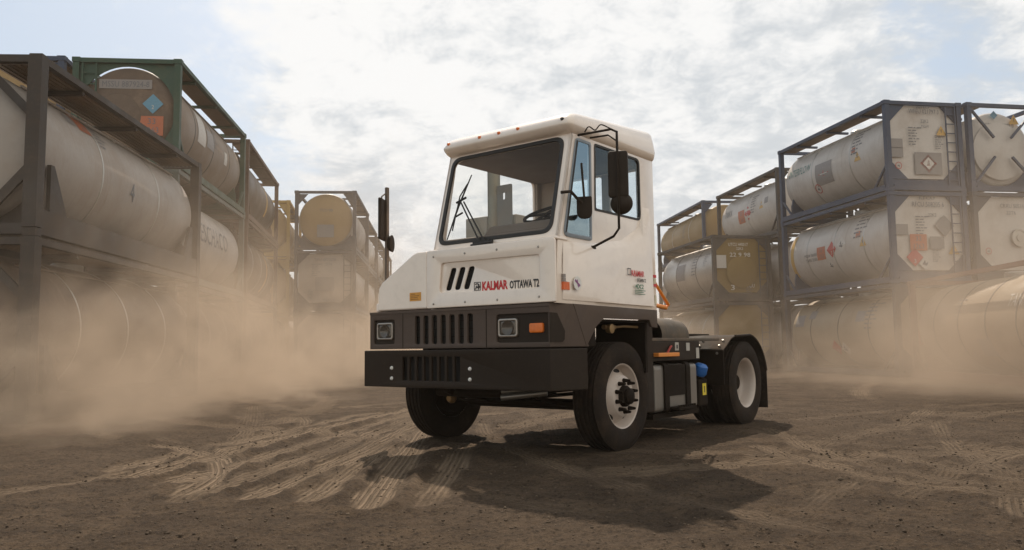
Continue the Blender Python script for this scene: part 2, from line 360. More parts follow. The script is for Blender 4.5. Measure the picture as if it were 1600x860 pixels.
def build_ground():
    ys = [-60, -20, -6, -2, .3, 1.2, 1.8]; y = 2.2
    while y < 900: ys.append(y); y += max(.016, .0048 * y * (1 if y < 14 else (1 + (y - 14) * .12)))
    ys = np.array(ys)
    u = np.concatenate([[-900, -200, -60, -25, -14], np.linspace(-9, 9, 420), [14, 25, 60, 200, 900]])
    nu, ny = len(u), len(ys)
    X = np.zeros((ny, nu)); Yg = np.repeat(ys[:, None], nu, 1)
    sc_ = np.clip(ys / 11.0, .38, 1.0)
    for i in range(ny):
        X[i] = u * np.where(np.abs(u) < 9.5, sc_[i], 1.0)
    near = np.clip(1 - (np.hypot(X, Yg - 6) - 12) / 10, 0, 1)
    Z = (vnoise(X * .45, Yg * .45, 1) * .035 + vnoise(X * 1.4, Yg * 1.4, 2) * .016 + vnoise(X * 4, Yg * 4, 3) * .014 + vnoise(X * 11, Yg * 11, 4) * .012 + vnoise(X * 27, Yg * 27, 5) * .013 + vnoise(X * 52, Yg * 52, 6) * .009) * near
    mask = np.zeros_like(X); across = np.zeros_like(X); along = np.zeros_like(X)
    for pts, hw, st in TRACKS:
        c = catmull(pts); seg = np.r_[0, np.cumsum(np.hypot(*np.diff(c, axis=0).T))]
        bx = (X > c[:, 0].min() - .6) & (X < c[:, 0].max() + .6) & (Yg > c[:, 1].min() - .6) & (Yg < c[:, 1].max() + .6)
        ii = np.where(bx)
        P = np.stack([X[ii], Yg[ii]], 1); best = np.full(len(P), 1e9); sd = np.zeros(len(P)); al = np.zeros(len(P)); endf = np.ones(len(P))
        for k in range(len(c) - 1):
            a, b = c[k], c[k + 1]; d = b - a; l2 = d @ d + 1e-12; t = np.clip(((P - a) @ d) / l2, 0, 1); q = P - (a + t[:, None] * d)
            dist = np.hypot(q[:, 0], q[:, 1]); m = dist < best
            best[m] = dist[m]; sd[m] = ((d[0] * q[:, 1] - d[1] * q[:, 0]) / math.sqrt(l2))[m]; al[m] = (seg[k] + t * math.sqrt(l2))[m]
        edge = hw * (1 + .25 * vnoise(al * 3.0, al * 0 + 3, 9) * 2)
        s = np.clip((edge - best) / .09, 0, 1) * st
        rim = np.exp(-((best - hw - .05) / .045) ** 2) * st
        s *= np.clip(.85 + vnoise(P[:, 0] * 1.7, P[:, 1] * 1.7, 12) * .9, .25, 1)
        m0 = mask[ii]; new = s > m0
        Zi = Z[ii]; Zi = Zi * (1 - .75 * s) - .022 * s + .022 * rim
        Zi += s * np.sin(sd * 2 * math.pi / .042) * .0035
        Z[ii] = Zi; mm = np.where(new, s, m0); mask[ii] = mm; ac = across[ii]; across[ii] = np.where(new, sd, ac); a2 = along[ii]; along[ii] = np.where(new, al, a2)
    Z -= Z.max() * 0 + .0
    # keep the ground level under the tractor's wheels
    for lx, ly in ((0, .92), (0, -1.2), (-2.946, .92), (-2.946, -.92), (-2.946, .6), (-2.946, -.6)):
        wx = TX + math.cos(TYAW) * lx - math.sin(TYAW) * ly; wy = TY + math.sin(TYAW) * lx + math.cos(TYAW) * ly
        k = np.exp(-((X - wx) ** 2 + (Yg - wy) ** 2) / .12); Z = Z * (1 - k) + .004 * k
    me = bpy.data.meshes.new('ground')
    idx = np.arange(ny * nu).reshape(ny, nu)
    F = np.stack([idx[:-1, :-1], idx[:-1, 1:], idx[1:, 1:], idx[1:, :-1]], -1).reshape(-1, 4)
    V = np.stack([X, Yg, Z], -1).reshape(-1, 3)
    me.vertices.add(len(V)); me.vertices.foreach_set('co', V.ravel())
    me.loops.add(F.size); me.loops.foreach_set('vertex_index', F.ravel().astype(np.int32))
    me.polygons.add(len(F)); me.polygons.foreach_set('loop_start', np.arange(0, F.size, 4, dtype=np.int32)); me.polygons.foreach_set('loop_total', np.full(len(F), 4, dtype=np.int32))
    me.polygons.foreach_set('use_smooth', np.ones(len(F), bool))
    for nm, arr in (('track', mask), ('across', across), ('along', along)):
        at = me.attributes.new(nm, 'FLOAT', 'POINT'); at.data.foreach_set('value', arr.ravel().astype(np.float32))
    me.update()
    t = MT('dusty_yard_dirt'); co = t.co()
    def attr(n):
        a = t.n.new('ShaderNodeAttribute'); a.attribute_name = n; return a.outputs['Fac']
    a = t.noise(.35, 6, .6, co); b = t.noise(2.3, 8, .68, co, dist=.4); c = t.noise(26, 6, .7, co); g = t.noise(95, 4, .7, co)
    vor = t.n.new('ShaderNodeTexVoronoi'); t.l.new(co, vor.inputs['Vector']); vor.inputs['Scale'].default_value = 42
    col = t.mix(t.rng(b, .38, .66), (.060, .040, .025), (.112, .076, .047))
    col = t.mix(t.math('MULTIPLY', t.rng(a, .42, .62), .5), col, (.112, .079, .053))
    col = t.mix(t.math('MULTIPLY', t.rng(c, .46, .64), .8), col, (.034, .024, .016))
    col = t.mix(t.math('MULTIPLY', t.rng(g, .54, .70), .6), col, (.18, .128, .083))
    col = t.mix(t.math('MULTIPLY', t.rng(g, .46, .32), .6), col, (.026, .018, .012))
    col = t.mix(t.math('MULTIPLY', t.rng(vor.outputs['Distance'], .16, .07), t.rng(g, .5, .62)), col, (.21, .17, .125))
    tr = attr('track'); ac = attr('across'); al = attr('along')
    ribs = t.math('SINE', t.math('MULTIPLY', ac, 2 * math.pi / .042)); lug = t.math('SINE', t.math('ADD', t.math('MULTIPLY', al, 2 * math.pi / .07), t.math('MULTIPLY', ribs, 1.5)))
    rb = t.rng(t.math('ADD', ribs, t.math('MULTIPLY', lug, .12)), -.7, .6)
    sv = t.n.new('ShaderNodeCombineXYZ'); t.l.new(t.math('MULTIPLY', ac, 26.0), sv.inputs[0]); t.l.new(t.math('MULTIPLY', al, .9), sv.inputs[1])
    stz = t.noise(1.0, 5, .7, sv.outputs[0]); mixd = t.math('ADD', t.math('MULTIPLY', t.rng(stz, .35, .65), .62), t.math('MULTIPLY', rb, .38))
    tcol = t.mix(mixd, (.085, .059, .037), (.245, .178, .120))
    tcol = t.mix(t.math('MULTIPLY', t.rng(c, .5, .7), .5), tcol, (.09, .065, .044))
    col = t.mix(t.math('MULTIPLY', t.rng(tr, .04, .65), .9), col, tcol)
    t.set(col, .95, 0, .15)
    h = t.math('ADD', t.math('MULTIPLY', c, .55), t.math('MULTIPLY', g, .28)); h = t.math('ADD', h, t.math('MULTIPLY', b, .8))
    h = t.math('ADD', t.math('MULTIPLY', h, t.rng(tr, 0, 1, 1, .35)), t.math('MULTIPLY', t.math('MULTIPLY', rb, tr), .3))
    t.bump(h, 1.0, .065)
    o = finish('ground', me, t.m); o['kind'] = 'structure'; o['label'] = 'dusty brown dirt yard with pressed tyre tracks'
build_ground()

def build_gravel():
    tb = bmesh.new(); bmesh.ops.create_icosphere(tb, subdivisions=1, radius=1); tv = np.array([v.co[:] for v in tb.verts]); tf = np.array([[v.index for v in f.verts] for f in tb.faces]); tb.free()
    rs = np.random.RandomState(3); n = 11000
    y = 2.6 + 9 * rs.rand(n) ** 1.7; x = (rs.rand(n) * 2 - 1) * (y * .75 + .3)
    r = .0026 + .0065 * rs.rand(n) ** 3 + np.where(rs.rand(n) < .006, .008, 0); r = np.where(y > 6, r * 1.25, r)
    a = rs.rand(n) * 6.3; sxy = 1 + rs.rand(n) * .6; sz = .5 + rs.rand(n) * .35
    V = tv[None] * (1 + (rs.rand(n, len(tv), 1) - .5) * .5) * np.stack([r * sxy, r, r * sz], -1)[:, None]
    c, q = np.cos(a)[:, None], np.sin(a)[:, None]
    P = np.stack([V[..., 0] * c - V[..., 1] * q + x[:, None], V[..., 0] * q + V[..., 1] * c + y[:, None], V[..., 2] + (r * .15)[:, None]], -1).reshape(-1, 3)
    F = (tf[None] + (np.arange(n) * len(tv))[:, None, None]).reshape(-1, 3)
    me = bpy.data.meshes.new('gravel'); me.vertices.add(len(P)); me.vertices.foreach_set('co', P.ravel())
    me.loops.add(F.size); me.loops.foreach_set('vertex_index', F.ravel().astype(np.int32))
    me.polygons.add(len(F)); me.polygons.foreach_set('loop_start', np.arange(0, F.size, 3, dtype=np.int32)); me.polygons.foreach_set('loop_total', np.full(len(F), 3, dtype=np.int32)); me.update()
    t = MT('pebble_stone'); gi = t.n.new('ShaderNodeNewGeometry')
    t.set(t.mix(gi.outputs['Random Per Island'], (.045, .032, .022), (.135, .10, .068)), .9, 0, .2)
    o = finish('gravel', me, t.m); o['kind'] = 'stuff'; o['label'] = 'loose pebbles and clods on the dirt in front of the tractor'
build_gravel()

# ------------------------------------------------------------------ yard tractor
def lerp(a, b, t): return a + (b - a) * t
def build_tractor():
    T = thing('yard_tractor', 'white single seat yard tractor with black bumper driving across the dirt', 'truck', (TX, TY, 0), TYAW)
    YL, YR = 1.125, -.29
    # --- wheels (axis = outward side s)
    def tyre_prof(r, wd):
        h = wd / 2
        pr = [(.285, -h * .72), (.30, -h * .86), (.345, -h * .98), (.40, -h), (.445, -h * .97), (r - .028, -h * .90), (r - .010, -h * .80)]
        tread = []
        for c in (-.46, 0, .46):
            tread += [(r, (c - .11) * wd), (r - .014, (c - .09) * wd), (r - .014, (c + .09) * wd), (r, (c + .11) * wd)] if False else []
        g = [-.36, -.18, 0, .18, .36]; t = []
        t.append((r - .003, -h * .78))
        for c in g: t += [(r, c * wd - .012), (r - .013, c * wd - .008), (r - .013, c * wd + .008), (r, c * wd + .012)]
        t.append((r - .003, h * .78))
        return pr + t + [(a, -b) for a, b in pr[::-1]]
    def wheel(name, x, y, s, dual, R_=.503):
        o = (x, y, .497); ax = (0, s, 0); wd = .27
        if not dual:
            ty = MB().lathe(tyre_prof(R_, wd), o, ax, 64, (0, 0, 1), closed=True)
            tyre = ty.build('tyre', RUBBER, None, 35)
            root = tyre; root.name = name; root.parent = T
            rim = MB().lathe([(.286, -.10), (.298, .095), (.304, .108), (.300, .118), (.288, .112), (.276, .085), (.266, .03), (.258, .022), (.205, .078), (.188, .115), (.178, .122), (.10, .125), (.10, .10)], o, ax, 56, (0, 0, 1))
            rm = rim.build('rim', RIM, root, 35)
            MB().lathe([(0, -.02), (.262, -.02), (.262, -.05), (.225, -.06), (.225, -.17), (0, -.175)], o, ax, 32).build('brake_drum', DARK, root, 35)
            hb = MB().lathe([(.098, .10), (.098, .150), (.088, .165), (.075, .17), (.072, .20), (.045, .215), (0, .217)], o, ax, 28)
            hb.build('hub', DARK, root, 35)
            for k in range(10):
                nb = MB()
                a = 2 * math.pi * (k + .5) / 10; c, q = math.cos(a), math.sin(a)
                p = Vector((x + .143 * c, y + s * .12, .497 + .143 * q)); nb.lathe([(0, .075), (.011, .075), (.015, .05), (.019, .02), (.021, 0)], p, ax, 8).build('wheel_nut', DARK, rm, 35)
            for k in range(5):
                a = 2 * math.pi * k / 5 + math.pi / 2; c, q = math.cos(a), math.sin(a)
                n_ = Vector((c * .62, s * .78, q * .62)).normalized(); p = Vector((x + .231 * c, y + s * .0515, .497 + .231 * q))
                t_ = Vector((-q, 0, c)); rr = n_.cross(t_).normalized(); pts = []
                m = Matrix((t_, rr, n_)).transposed().to_4x4(); m.translation = p
                ring = [m @ Vector((.047 * math.cos(b), .023 * math.sin(b), .003)) for b in [2 * math.pi * j / 16 for j in range(16)]]
                ring2 = [m @ Vector((.047 * math.cos(b), .023 * math.sin(b), -.012)) for b in [2 * math.pi * j / 16 for j in range(16)]]
                MB().quadsolid(ring, ring2).build('hand_hole', VOID, rm)
        else:
            ty = MB().lathe(tyre_prof(R_, wd), o, ax, 64, (0, 0, 1), closed=True)
            root = ty.build(name, RUBBER, T, 35)
            prof = [(.286, -.10), (.296, .095), (.304, .106), (.300, .116), (.287, .110), (.272, .085), (.264, .04), (.262, -.02), (.248, -.045), (.235, -.06), (.225, -.115), (.20, -.128), (.10, -.13)]
            rm = MB().lathe(prof, o, ax, 56, (0, 0, 1)).build('rim', RIM, root, 35)
            MB().lathe([(.10, -.13), (.10, -.02), (.085, 0), (.0, .0)], o, ax, 24).build('hub', DARK, root, 35)
            for k in range(10):
                a = 2 * math.pi * k / 10; p = Vector((x + .145 * math.cos(a), y - s * .13, .497 + .145 * math.sin(a)))
                MB().lathe([(0, .03), (.016, .03), (.018, 0)], p, ax, 8).build('wheel_nut', DARK, rm, 35)
        return root
    wheel('front_wheel', 0, .925, 1, False); wheel('front_wheel', 0, -1.20, -1, False)
    for s in (1, -1):
        wheel('rear_wheel', -2.946, s * .925, s, True); wheel('inner_rear_wheel', -2.946, s * .60, s, True)
    # --- chassis
    ch = MB()
    for s in (1, -1):
        ch.box((-3.5, s * .43 - .04, .72), (1.1, s * .43 + .04, .99))
        for k in (-.35, .35): ch.bar((k * 1.6, s * .43, .50), (k * .2, s * .43, .40), .08, .035)
        ch.bar((-.56, s * .43, .50), (.56, s * .43, .50), .08, .03)
    for x in (-3.45, -2.2, -1.5, -.8, .6, 1.0): ch.box((x - .05, -.39, .76), (x + .05, .39, .95))
    ch.build('chassis_frame', DARK, T, None, .006)
    axm = MB(); axm.tube([(0, -1.08, .497), (0, -.80, .40), (0, .55, .40), (0, .78, .497)], .055, 10); axm.tube([(.22, -.95, .42), (.22, .7, .42)], .02, 8)
    axm.build('front_axle', DARK, T, 40)
    ra = MB(); ra.tube([(-2.946, -.8, .497), (-2.946, .8, .497)], .085, 12); ra.lathe([(0, -.2), (.14, -.16), (.2, 0), (.14, .16), (0, .2)], (-2.946, 0, .497), (1, 0, 0), 20)
    ra.build('rear_axle', DARK, T, 40)
    ep = MB(); ep.box((.0, -.30, .50), (.75, .30, .72)); ep.box((.9, -.95, .66), (1.12, .95, .92)); ep.tube([(.85, -.5, .55), (.85, .5, .55)], .05); ep.tube([(.7, -.3, .52), (.95, -.3, .60)], .06); ep.box((-.3, -.42, .52), (.2, .42, .8)); ep.build('engine_block', DARK, T, None, .03)
    MB().lathe([(0, 0), (.035, 0), (.05, .02), (.05, .05), (.03, .08), (0, .085)], (.5, -.62, .46), (1, 0, .0), 16).build('steering_gear', painted('brass_fitting', (.30, .19, .08), .45, .3, .6), T, 40)
    MB().tube([(.98, .38, .52), (.8, .75, .56)], .028).tube([(.95, .36, .565), (.78, .74, .60)], .02).build('tow_pin', STEEL, T, 40)
    # --- bumper
    bo = [(1.255, -1.11), (1.255, 1.11), (.852, 1.212), (.835, 1.15), (1.10, 1.06), (1.10, -1.06), (.835, -1.15), (.852, -1.212)]
    zt, zb = .946, .602
    bp_ = plate('bumper', rrect(-1.11, zb, 1.11, zt, .012, 2), [rrect(-.584 + k * .0938, .665, -.584 + k * .0938 + .066, .885, .012, 2) for k in range(8)], .03, frame3((1.255, 0, 0), (0, 1, 0), (0, 0, 1)), BLACK, T, .006)
    for s in (1, -1):
        e = MB().quadsolid([(1.2552, s * 1.1102, zb), (1.2552, s * 1.1102, zt), (.852, s * 1.212, zt), (.852, s * 1.212, zb)], [(1.225, s * 1.09, zb), (1.225, s * 1.09, zt), (.845, s * 1.18, zt), (.845, s * 1.18, zb)])
        e.build('bumper_end', BLACK, bp_, None, .008)
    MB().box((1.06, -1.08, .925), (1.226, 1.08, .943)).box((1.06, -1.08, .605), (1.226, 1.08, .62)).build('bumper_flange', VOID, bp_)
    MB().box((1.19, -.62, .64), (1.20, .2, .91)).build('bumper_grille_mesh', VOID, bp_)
    for y, z in ((-.722, .781), (-.722, .684), (.257, .778), (.257, .686)): MB().lathe([(0, .016), (.012, .014), (.017, .004), (.018, 0)], (1.256, y, z), (1, 0, 0), 12).build('bumper_bolt', LTRIM, bp_, 40)
    # --- grey fascia under the cab
    slots = [rrect(-.473 + k * .1085, .997, -.473 + k * .1085 + .067, 1.262, .026, 4) for k in range(7)]
    bezR = rpoly([(.51, 1.0), (1.06, 1.0), (1.06, 1.242), (.51, 1.242)], [.03, 0, 0, .03], 4)
    bezL = rrect(-1.04, 1.005, -.745, 1.238, .025, 4)
    FX = 1.2
    fa = plate('front_fascia', [(-1.09, .958), (1.075, .958), (1.075, 1.318), (-1.09, 1.318)], slots + [bezR, bezL], .03, frame3((FX, 0, 0), (0, 1, 0), (0, 0, 1)), GREY, T, .005)
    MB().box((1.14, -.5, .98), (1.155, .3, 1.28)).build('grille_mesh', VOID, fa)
    rb = MB()
    for z in (1.06, 1.13, 1.20): rb.box((1.156, -.49, z), (1.16, .29, z + .006))
    rb.build('grille_slat', DARK, fa)
    # rib along the top and vertical joints of the fascia
    MB().box((1.201, -1.09, 1.292), (1.206, 1.075, 1.317)).build('fascia_lip', GREY, fa, None, .003)
    for y in (-.63, .40): MB().box((1.2005, y - .004, .962), (1.2015, y + .004, 1.29)).build('fascia_joint', DARK, fa)
    # corner plates
    for s in (1, -1):
        yc = 1.0752 if s > 0 else -1.0902; ys = 1.142 if s > 0 else -1.135; sg = 1 if s > 0 else -1
        e = MB().quadsolid([(FX, yc, .958), (FX, yc, 1.318), (.955, ys, 1.318), (.72, ys + sg * .005, .958)], [(FX - .03, yc - sg * .03, .958), (FX - .03, yc - sg * .03, 1.318), (.95, ys - sg * .03, 1.318), (.72, ys - sg * .028, .958)])
        e.build('fascia_corner', GREY, fa, None, .006)
        if s > 0:
            d0 = Vector((FX, yc, 0)); d1 = Vector((.955, ys, 0)); n_ = Vector((ys - yc, .245, 0)).normalized()
            def cp(t, z, off): p = d0.lerp(d1, t) + n_ * off; return (p.x, p.y, z)
            fr = [cp(.0, 1.0, .006), cp(.0, 1.242, .006), cp(.30, 1.238, .006), cp(.62, 1.09, .006), cp(.60, 1.02, .006), cp(.52, 1.0, .006)]
            bk = [cp(.0, 1.0, -.004), cp(.0, 1.242, -.004), cp(.30, 1.238, -.004), cp(.62, 1.09, -.004), cp(.60, 1.02, -.004), cp(.52, 1.0, -.004)]
            MB().quadsolid(fr, bk).build('lamp_surround', BLACK, fa)
    # left side skirt with the wheel arch
    side = [(-.76, .958), (-.60, 1.13), (-.47, 1.205), (.36, 1.205), (.40, 1.14), (.52, 1.13), (.52, 1.305), (-.95, 1.318)]
    plate('side_skirt', side, [], .03, frame3((0, 1.1455, 0), (-1, 0, 0), (0, 0, 1)), GREY, T, .005)
    plate('side_skirt', [(-a, b) for a, b in side[::-1]], [], .03, frame3((0, -1.1385, 0), (1, 0, 0), (0, 0, 1)), GREY, T, .005)
    MB().box((-.5, .55, 1.18), (.85, 1.10, 1.20)).box((.55, .55, .96), (.9, 1.1, 1.19)).box((-.42, .52, .7), (-.38, 1.08, 1.2)).box((-.5, -1.1, 1.18), (.85, -.55, 1.20)).box((.55, -1.1, .96), (.9, -.55, 1.19)).build('wheel_well', DARK, T)
    MB().tube([(.25, 1.0, 1.135), (.05, 1.0, 1.135)], .022).tube([(.05, 1.0, 1.135), (-.1, 1.0, 1.145), (-.34, 1.02, 1.14)], .012).lathe([(0, 0), (.04, .0), (.045, .05), (0, .06)], (.18, 1.0, 1.12), (0, 1, 0), 14).build('air_valve', painted('brass_fitting', (.30, .19, .08), .45, .3, .6), T, 40)
    # --- headlights, indicators
    def lamp(y0, y1, z0, z1, x):
        b = plate('headlight', rrect(y0, z0, y1, z1, .03, 5), [rrect(y0 + .02, z0 + .02, y1 - .02, z1 - .02, .02, 5)], .035, frame3((x, 0, 0), (0, 1, 0), (0, 0, 1)), CHROME, T, .006)
        plate('lens', rrect(y0 + .021, z0 + .021, y1 - .021, z1 - .021, .02, 5), [], .02, frame3((x - .008, 0, 0), (0, 1, 0), (0, 0, 1)), LENS, b, .004)
        MB().lathe([(0, .002), (.05, .004), (.062, .012), (.066, .001)], (x - .010, (y0 + y1) / 2, (z0 + z1) / 2), (1, 0, 0), 20).build('reflector', LENS, b, 40)
    MB().box((1.165, .50, .99), (1.18, 1.068, 1.25)).build('lamp_backplate', BLACK, T); MB().box((1.165, -1.05, .995), (1.18, -.735, 1.248)).build('lamp_backplate', BLACK, T)
    lamp(.524, .737, 1.046, 1.205, 1.197); lamp(-1.0, -.775, 1.046, 1.212, 1.197)
    plate('indicator', rrect(.865, 1.078, 1.005, 1.158, .018), [], .03, frame3((1.204, 0, 0), (0, 1, 0), (0, 0, 1)), AMBER, T, .006)
    MB().box((1.0, -1.16, 1.09), (1.12, -1.118, 1.18)).build('indicator', AMBER, T, None, .01)
    MB().box((.9, -1.115, 1.326), (1.1, -.995, 1.41)).build('fender_step', WHITE, T, None, .01)
    # --- white hood panel with pressed recess and slanted vents
    u0, u1, v0, v1 = -.313, 1.142, 1.326, 1.858
    rec = rpoly([(-.155, 1.462), (.985, 1.448), (.985, 1.727), (-.13, 1.735)], .035, 5)
    PX = 1.205
    hp = plate('hood_panel', rpoly([(u0, v0), (u1, v0), (u1, v1), (u0, v1)], [.01, .01, .035, .01], 4), [rec], .022, frame3((PX, 0, 0), (0, 1, 0), (0, 0, 1)), WHITE, T, .007)
    sl_ = []
    for k in range(3):
        y = -.065 + k * .1085
        sl_.append(rpoly([(y - .032, 1.482), (y + .035, 1.482), (y + .112, 1.682), (y + .045, 1.682)], .028, 4))
    rin = rpoly([(-.19, 1.43), (1.01, 1.42), (1.01, 1.76), (-.19, 1.765)], .01, 2)
    plate('recess_panel', rin, sl_, .012, frame3((PX - .0215, 0, 0), (0, 1, 0), (0, 0, 1)), WHITE, hp, .004)
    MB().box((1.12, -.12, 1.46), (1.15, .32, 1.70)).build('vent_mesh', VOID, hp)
    for y, z in ((-.225, 1.80), (.16, 1.803), (.53, 1.805), (.975, 1.79), (-.225, 1.365), (.16, 1.368), (.53, 1.37), (.975, 1.375)): MB().lathe([(0, .008), (.006, .008), (.0095, .003), (.010, 0)], (PX, y, z), (1, 0, 0), 10).build('hood_bolt', STEEL, hp, 40)
    MB().box((1.0, u0 + .01, v1 - .012), (PX - .01, u1 - .004, v1 + .006)).box((1.12, u0 + .02, v0), (1.183, u0 + .04, v1 - .02)).build('cowl', WHITE, T, None, .006)
    # lettering on the panel
    fm = lambda y, z, x=PX - .0195: frame3((x, y, z), (0, 1, 0), (0, 0, 1))
    def letter(s, y, z, wd, ht, m, bold=0.0, par=hp, mt=None, nm='lettering'):
        me = fit_text(s, wd, ht, .0008, bold); me.transform(mt or fm(y, z)); return finish(nm, me, m, par)
    letter('KALMAR', .345, 1.498, .285, .080, RED, .035)
    letter('OTTAWA T2', .652, 1.492, .312, .070, INK, .030)
    lg = plate_mesh(rrect(0, -.038, .078, .038, .004, 2), [rrect(.006, -.032, .072, .032, .004, 2)], .002, fm(.250, 1.500))
    lo = finish('emblem', lg, INK, hp)
    sw = MB(); cpts = []
    for k in range(22):
        a = 2.6 - k * .27; r = .026 - .0007 * k; cpts.append((PX - .018, .288 + r * math.cos(a), 1.503 + r * math.sin(a) * .85))
    sw.tube(cpts, [.003 + .004 * math.sin(math.pi * k / 21) for k in range(22)], 6); sw.bar((PX - .018, .262, 1.472), (PX - .018, .286, 1.505), .007, .003, (1, 0, 0)); sw.bar((PX - .018, .30, 1.472), (PX - .018, .318, 1.50), .009, .003, (1, 0, 0))
    sw.build('emblem_swirl', INK, lo)
    # --- sloping engine cover on the right
    ec = MB().prism([(-.318, 1.326), (-.318, 1.862), (-.445, 1.862), (-.505, 1.842), (-.93, 1.60), (-.975, 1.545), (-.985, 1.326)], 'x', -.45, 1.198).build('engine_cover', WHITE, T, None, .016, seg=3)
    MB().box((1.199, -.54, 1.404), (1.2005, -.39, 1.484)).build('warning_sticker', ORST, ec)
    st = MB()
    for k, wv in enumerate((.06, .11, .09, .1)): st.box((1.2007, -.525, 1.466 - k * .016), (1.2012, -.525 + wv, 1.471 - k * .016))
    st.build('sticker_print', plain('brown_sticker_ink', (.25, .10, .02)), ec)
    # --- cab walls
    LW = frame3((0, YL, 0), (-1, 0, 0), (0, 0, 1)); RW = frame3((0, YR, 0), (1, 0, 0), (0, 0, 1))
    wall = [(-1.172, 1.318), (.55, 1.302), (.55, 2.80), (-.895, 2.80), (-1.135, 1.872)]
    vent = rpoly([(-1.05, 1.893), (-.632, 1.893), (-.612, 2.752), (-.838, 2.752)], [.05, .03, .03, .05], 5)
    dwin = rpoly([(-.548, 2.168), (.268, 2.168), (.268, 2.762), (-.532, 2.762)], [.02, .06, .06, .03], 5)
    cw = plate('cab_wall', wall, [vent, dwin], .03, LW, WHITE, T, .006)
    gk = plate('window_gasket', rpoly([(-.556, 2.160), (.276, 2.160), (.276, 2.770), (-.540, 2.770)], [.02, .065, .065, .03], 5), [rpoly([(-.535, 2.18), (.256, 2.18), (.256, 2.75), (-.522, 2.75)], [.02, .055, .055, .03], 5)], .02, frame3((0, YL + .004, 0), (-1, 0, 0), (0, 0, 1)), GASKET, cw)
    plate('side_glass', rpoly([(-.54, 2.175), (.26, 2.175), (.26, 2.756), (-.527, 2.756)], [.02, .055, .055, .03], 5), [], .006, frame3((0, YL - .008, 0), (-1, 0, 0), (0, 0, 1)), SIDEG, gk, 0)
    vg = plate('vent_window', rpoly([(-1.062, 1.880), (-.622, 1.880), (-.604, 2.762), (-.842, 2.762)], [.06, .03, .03, .05], 5), [rpoly([(-1.028, 1.912), (-.650, 1.912), (-.634, 2.735), (-.826, 2.735)], [.05, .02, .02, .04], 5)], .016, frame3((0, YL + .012, 0), (-1, 0, 0), (0, 0, 1)), painted('blue_grey_vent_frame', (.21, .245, .28), .3, .1), cw, .003)
    plate('vent_glass', rpoly([(-1.03, 1.910), (-.648, 1.910), (-.632, 2.737), (-.828, 2.737)], [.05, .02, .02, .04], 5), [], .006, frame3((0, YL + .006, 0), (-1, 0, 0), (0, 0, 1)), BLG, vg, 0)
    vb = [(-1.04, 1.90), (-1.015, 1.93), (-.822, 2.72), (-.836, 2.75)]
    plate('vent_gasket', rpoly(vb, .01, 2), [], .006, frame3((0, YL + .016, 0), (-1, 0, 0), (0, 0, 1)), GASKET, vg)
    # raised lower door skin whose sloping top catches the sky
    dk = MB(); out_ = [(1.0, 1.79), (.62, 1.80), (.12, 1.86), (-.22, 2.00), (-.34, 2.20)]; inn = [(1.06, 1.835), (.62, 1.86), (.13, 1.93), (-.24, 2.10), (-.30, 2.30)]
    low = [(-.485, 2.32), (-.485, 1.335), (1.10, 1.345), (1.12, 1.62)]
    bmv = lambda p, y: dk.bm.verts.new((p[0], y, p[1]))
    A = [bmv(p, YL + .055) for p in out_]; B = [bmv(p, YL + .001) for p in inn]
    for i in range(4): dk.bm.faces.new((A[i], A[i + 1], B[i + 1], B[i]))
    tl = [bmv((-.43, 2.30), YL + .012), bmv((-.47, 1.34), YL + .020), bmv((.52, 1.345), YL + .026), bmv((.60, 1.347), YL + .010), bmv((1.09, 1.350), YL + .004), bmv((1.08, 1.70), YL + .010)]
    dk.bm.faces.new((B[4], A[4], tl[0])); ring = [A[4], tl[0], tl[1], tl[2], A[2], A[3]]
    dk.bm.faces.new(ring); dk.bm.faces.new((A[2], tl[2], tl[3], A[1])); dk.bm.faces.new((A[1], tl[3], tl[4], tl[5], A[0])); dk.bm.faces.new((A[0], tl[5], B[0]))
    dk.build('door_skin', WHITE, cw, 50)
    rwall = [(-.55, 1.302), (1.172, 1.318), (1.135, 1.872), (.895, 2.80), (-.55, 2.80)]
    rwin = rpoly([(-.43, 2.18), (1.0, 1.93), (.83, 2.755), (-.43, 2.755)], [.07, .06, .06, .07], 5)
    rw = plate('cab_wall', rwall, [rwin], .03, RW, WHITE, T, .006)
    plate('side_glass', rpoly([(-.44, 2.17), (1.01, 1.92), (.84, 2.765), (-.44, 2.765)], [.07, .06, .06, .07], 5), [], .006, frame3((0, YR + .012, 0), (1, 0, 0), (0, 0, 1)), RWG, rw)
    # rear wall with a window, roof lining, floor
    bw = plate('rear_wall', [(-YL + .031, 1.31), (-YR - .031, 1.31), (-YR - .031, 2.80), (-YL + .031, 2.80)], [rrect(-.55, 2.12, -.06, 2.72, .06), rrect(-1.03, 2.12, -.65, 2.72, .06)], .03, frame3((-.55, 0, 0), (0, -1, 0), (0, 0, 1)), WHITE, T, .004)
    plate('rear_glass', rrect(-1.04, 2.11, -.05, 2.73, .07), [], .006, frame3((-.535, 0, 0), (0, -1, 0), (0, 0, 1)), RWG, bw)
    MB().box((-.52, YR + .031, 2.74), (.87, YL - .031, 2.78)).build('roof_lining', INT, T)
    ln = MB(); ln.box((-.519, YR + .031, 1.33), (-.50, YL - .031, 2.11)).box((-.519, YR + .031, 2.11), (-.50, .05, 2.74)).box((-.519, 1.04, 2.11), (-.50, YL - .031, 2.74)).box((-.519, .555, 2.11), (-.50, .645, 2.725)); ln.build('cab_lining', INTL, T)
    ln = MB(); ln.box((-.46, YL - .05, 2.17), (-.29, YL - .031, 2.74)).box((-.50, YR + .031, 1.33), (-.44, YR + .06, 2.74)).box((-.52, YR + .04, 1.31), (1.14, YL - .04, 1.33)); ln.build('pillar_lining', INTL, T)
    # front frame and windscreen
    ev = Vector((-.24, 0, .928)); FW = frame3((1.135, 0, 1.872), (0, 1, 0), ev); vl = ev.length
    g0 = (-.245, .035, 1.062, .935)
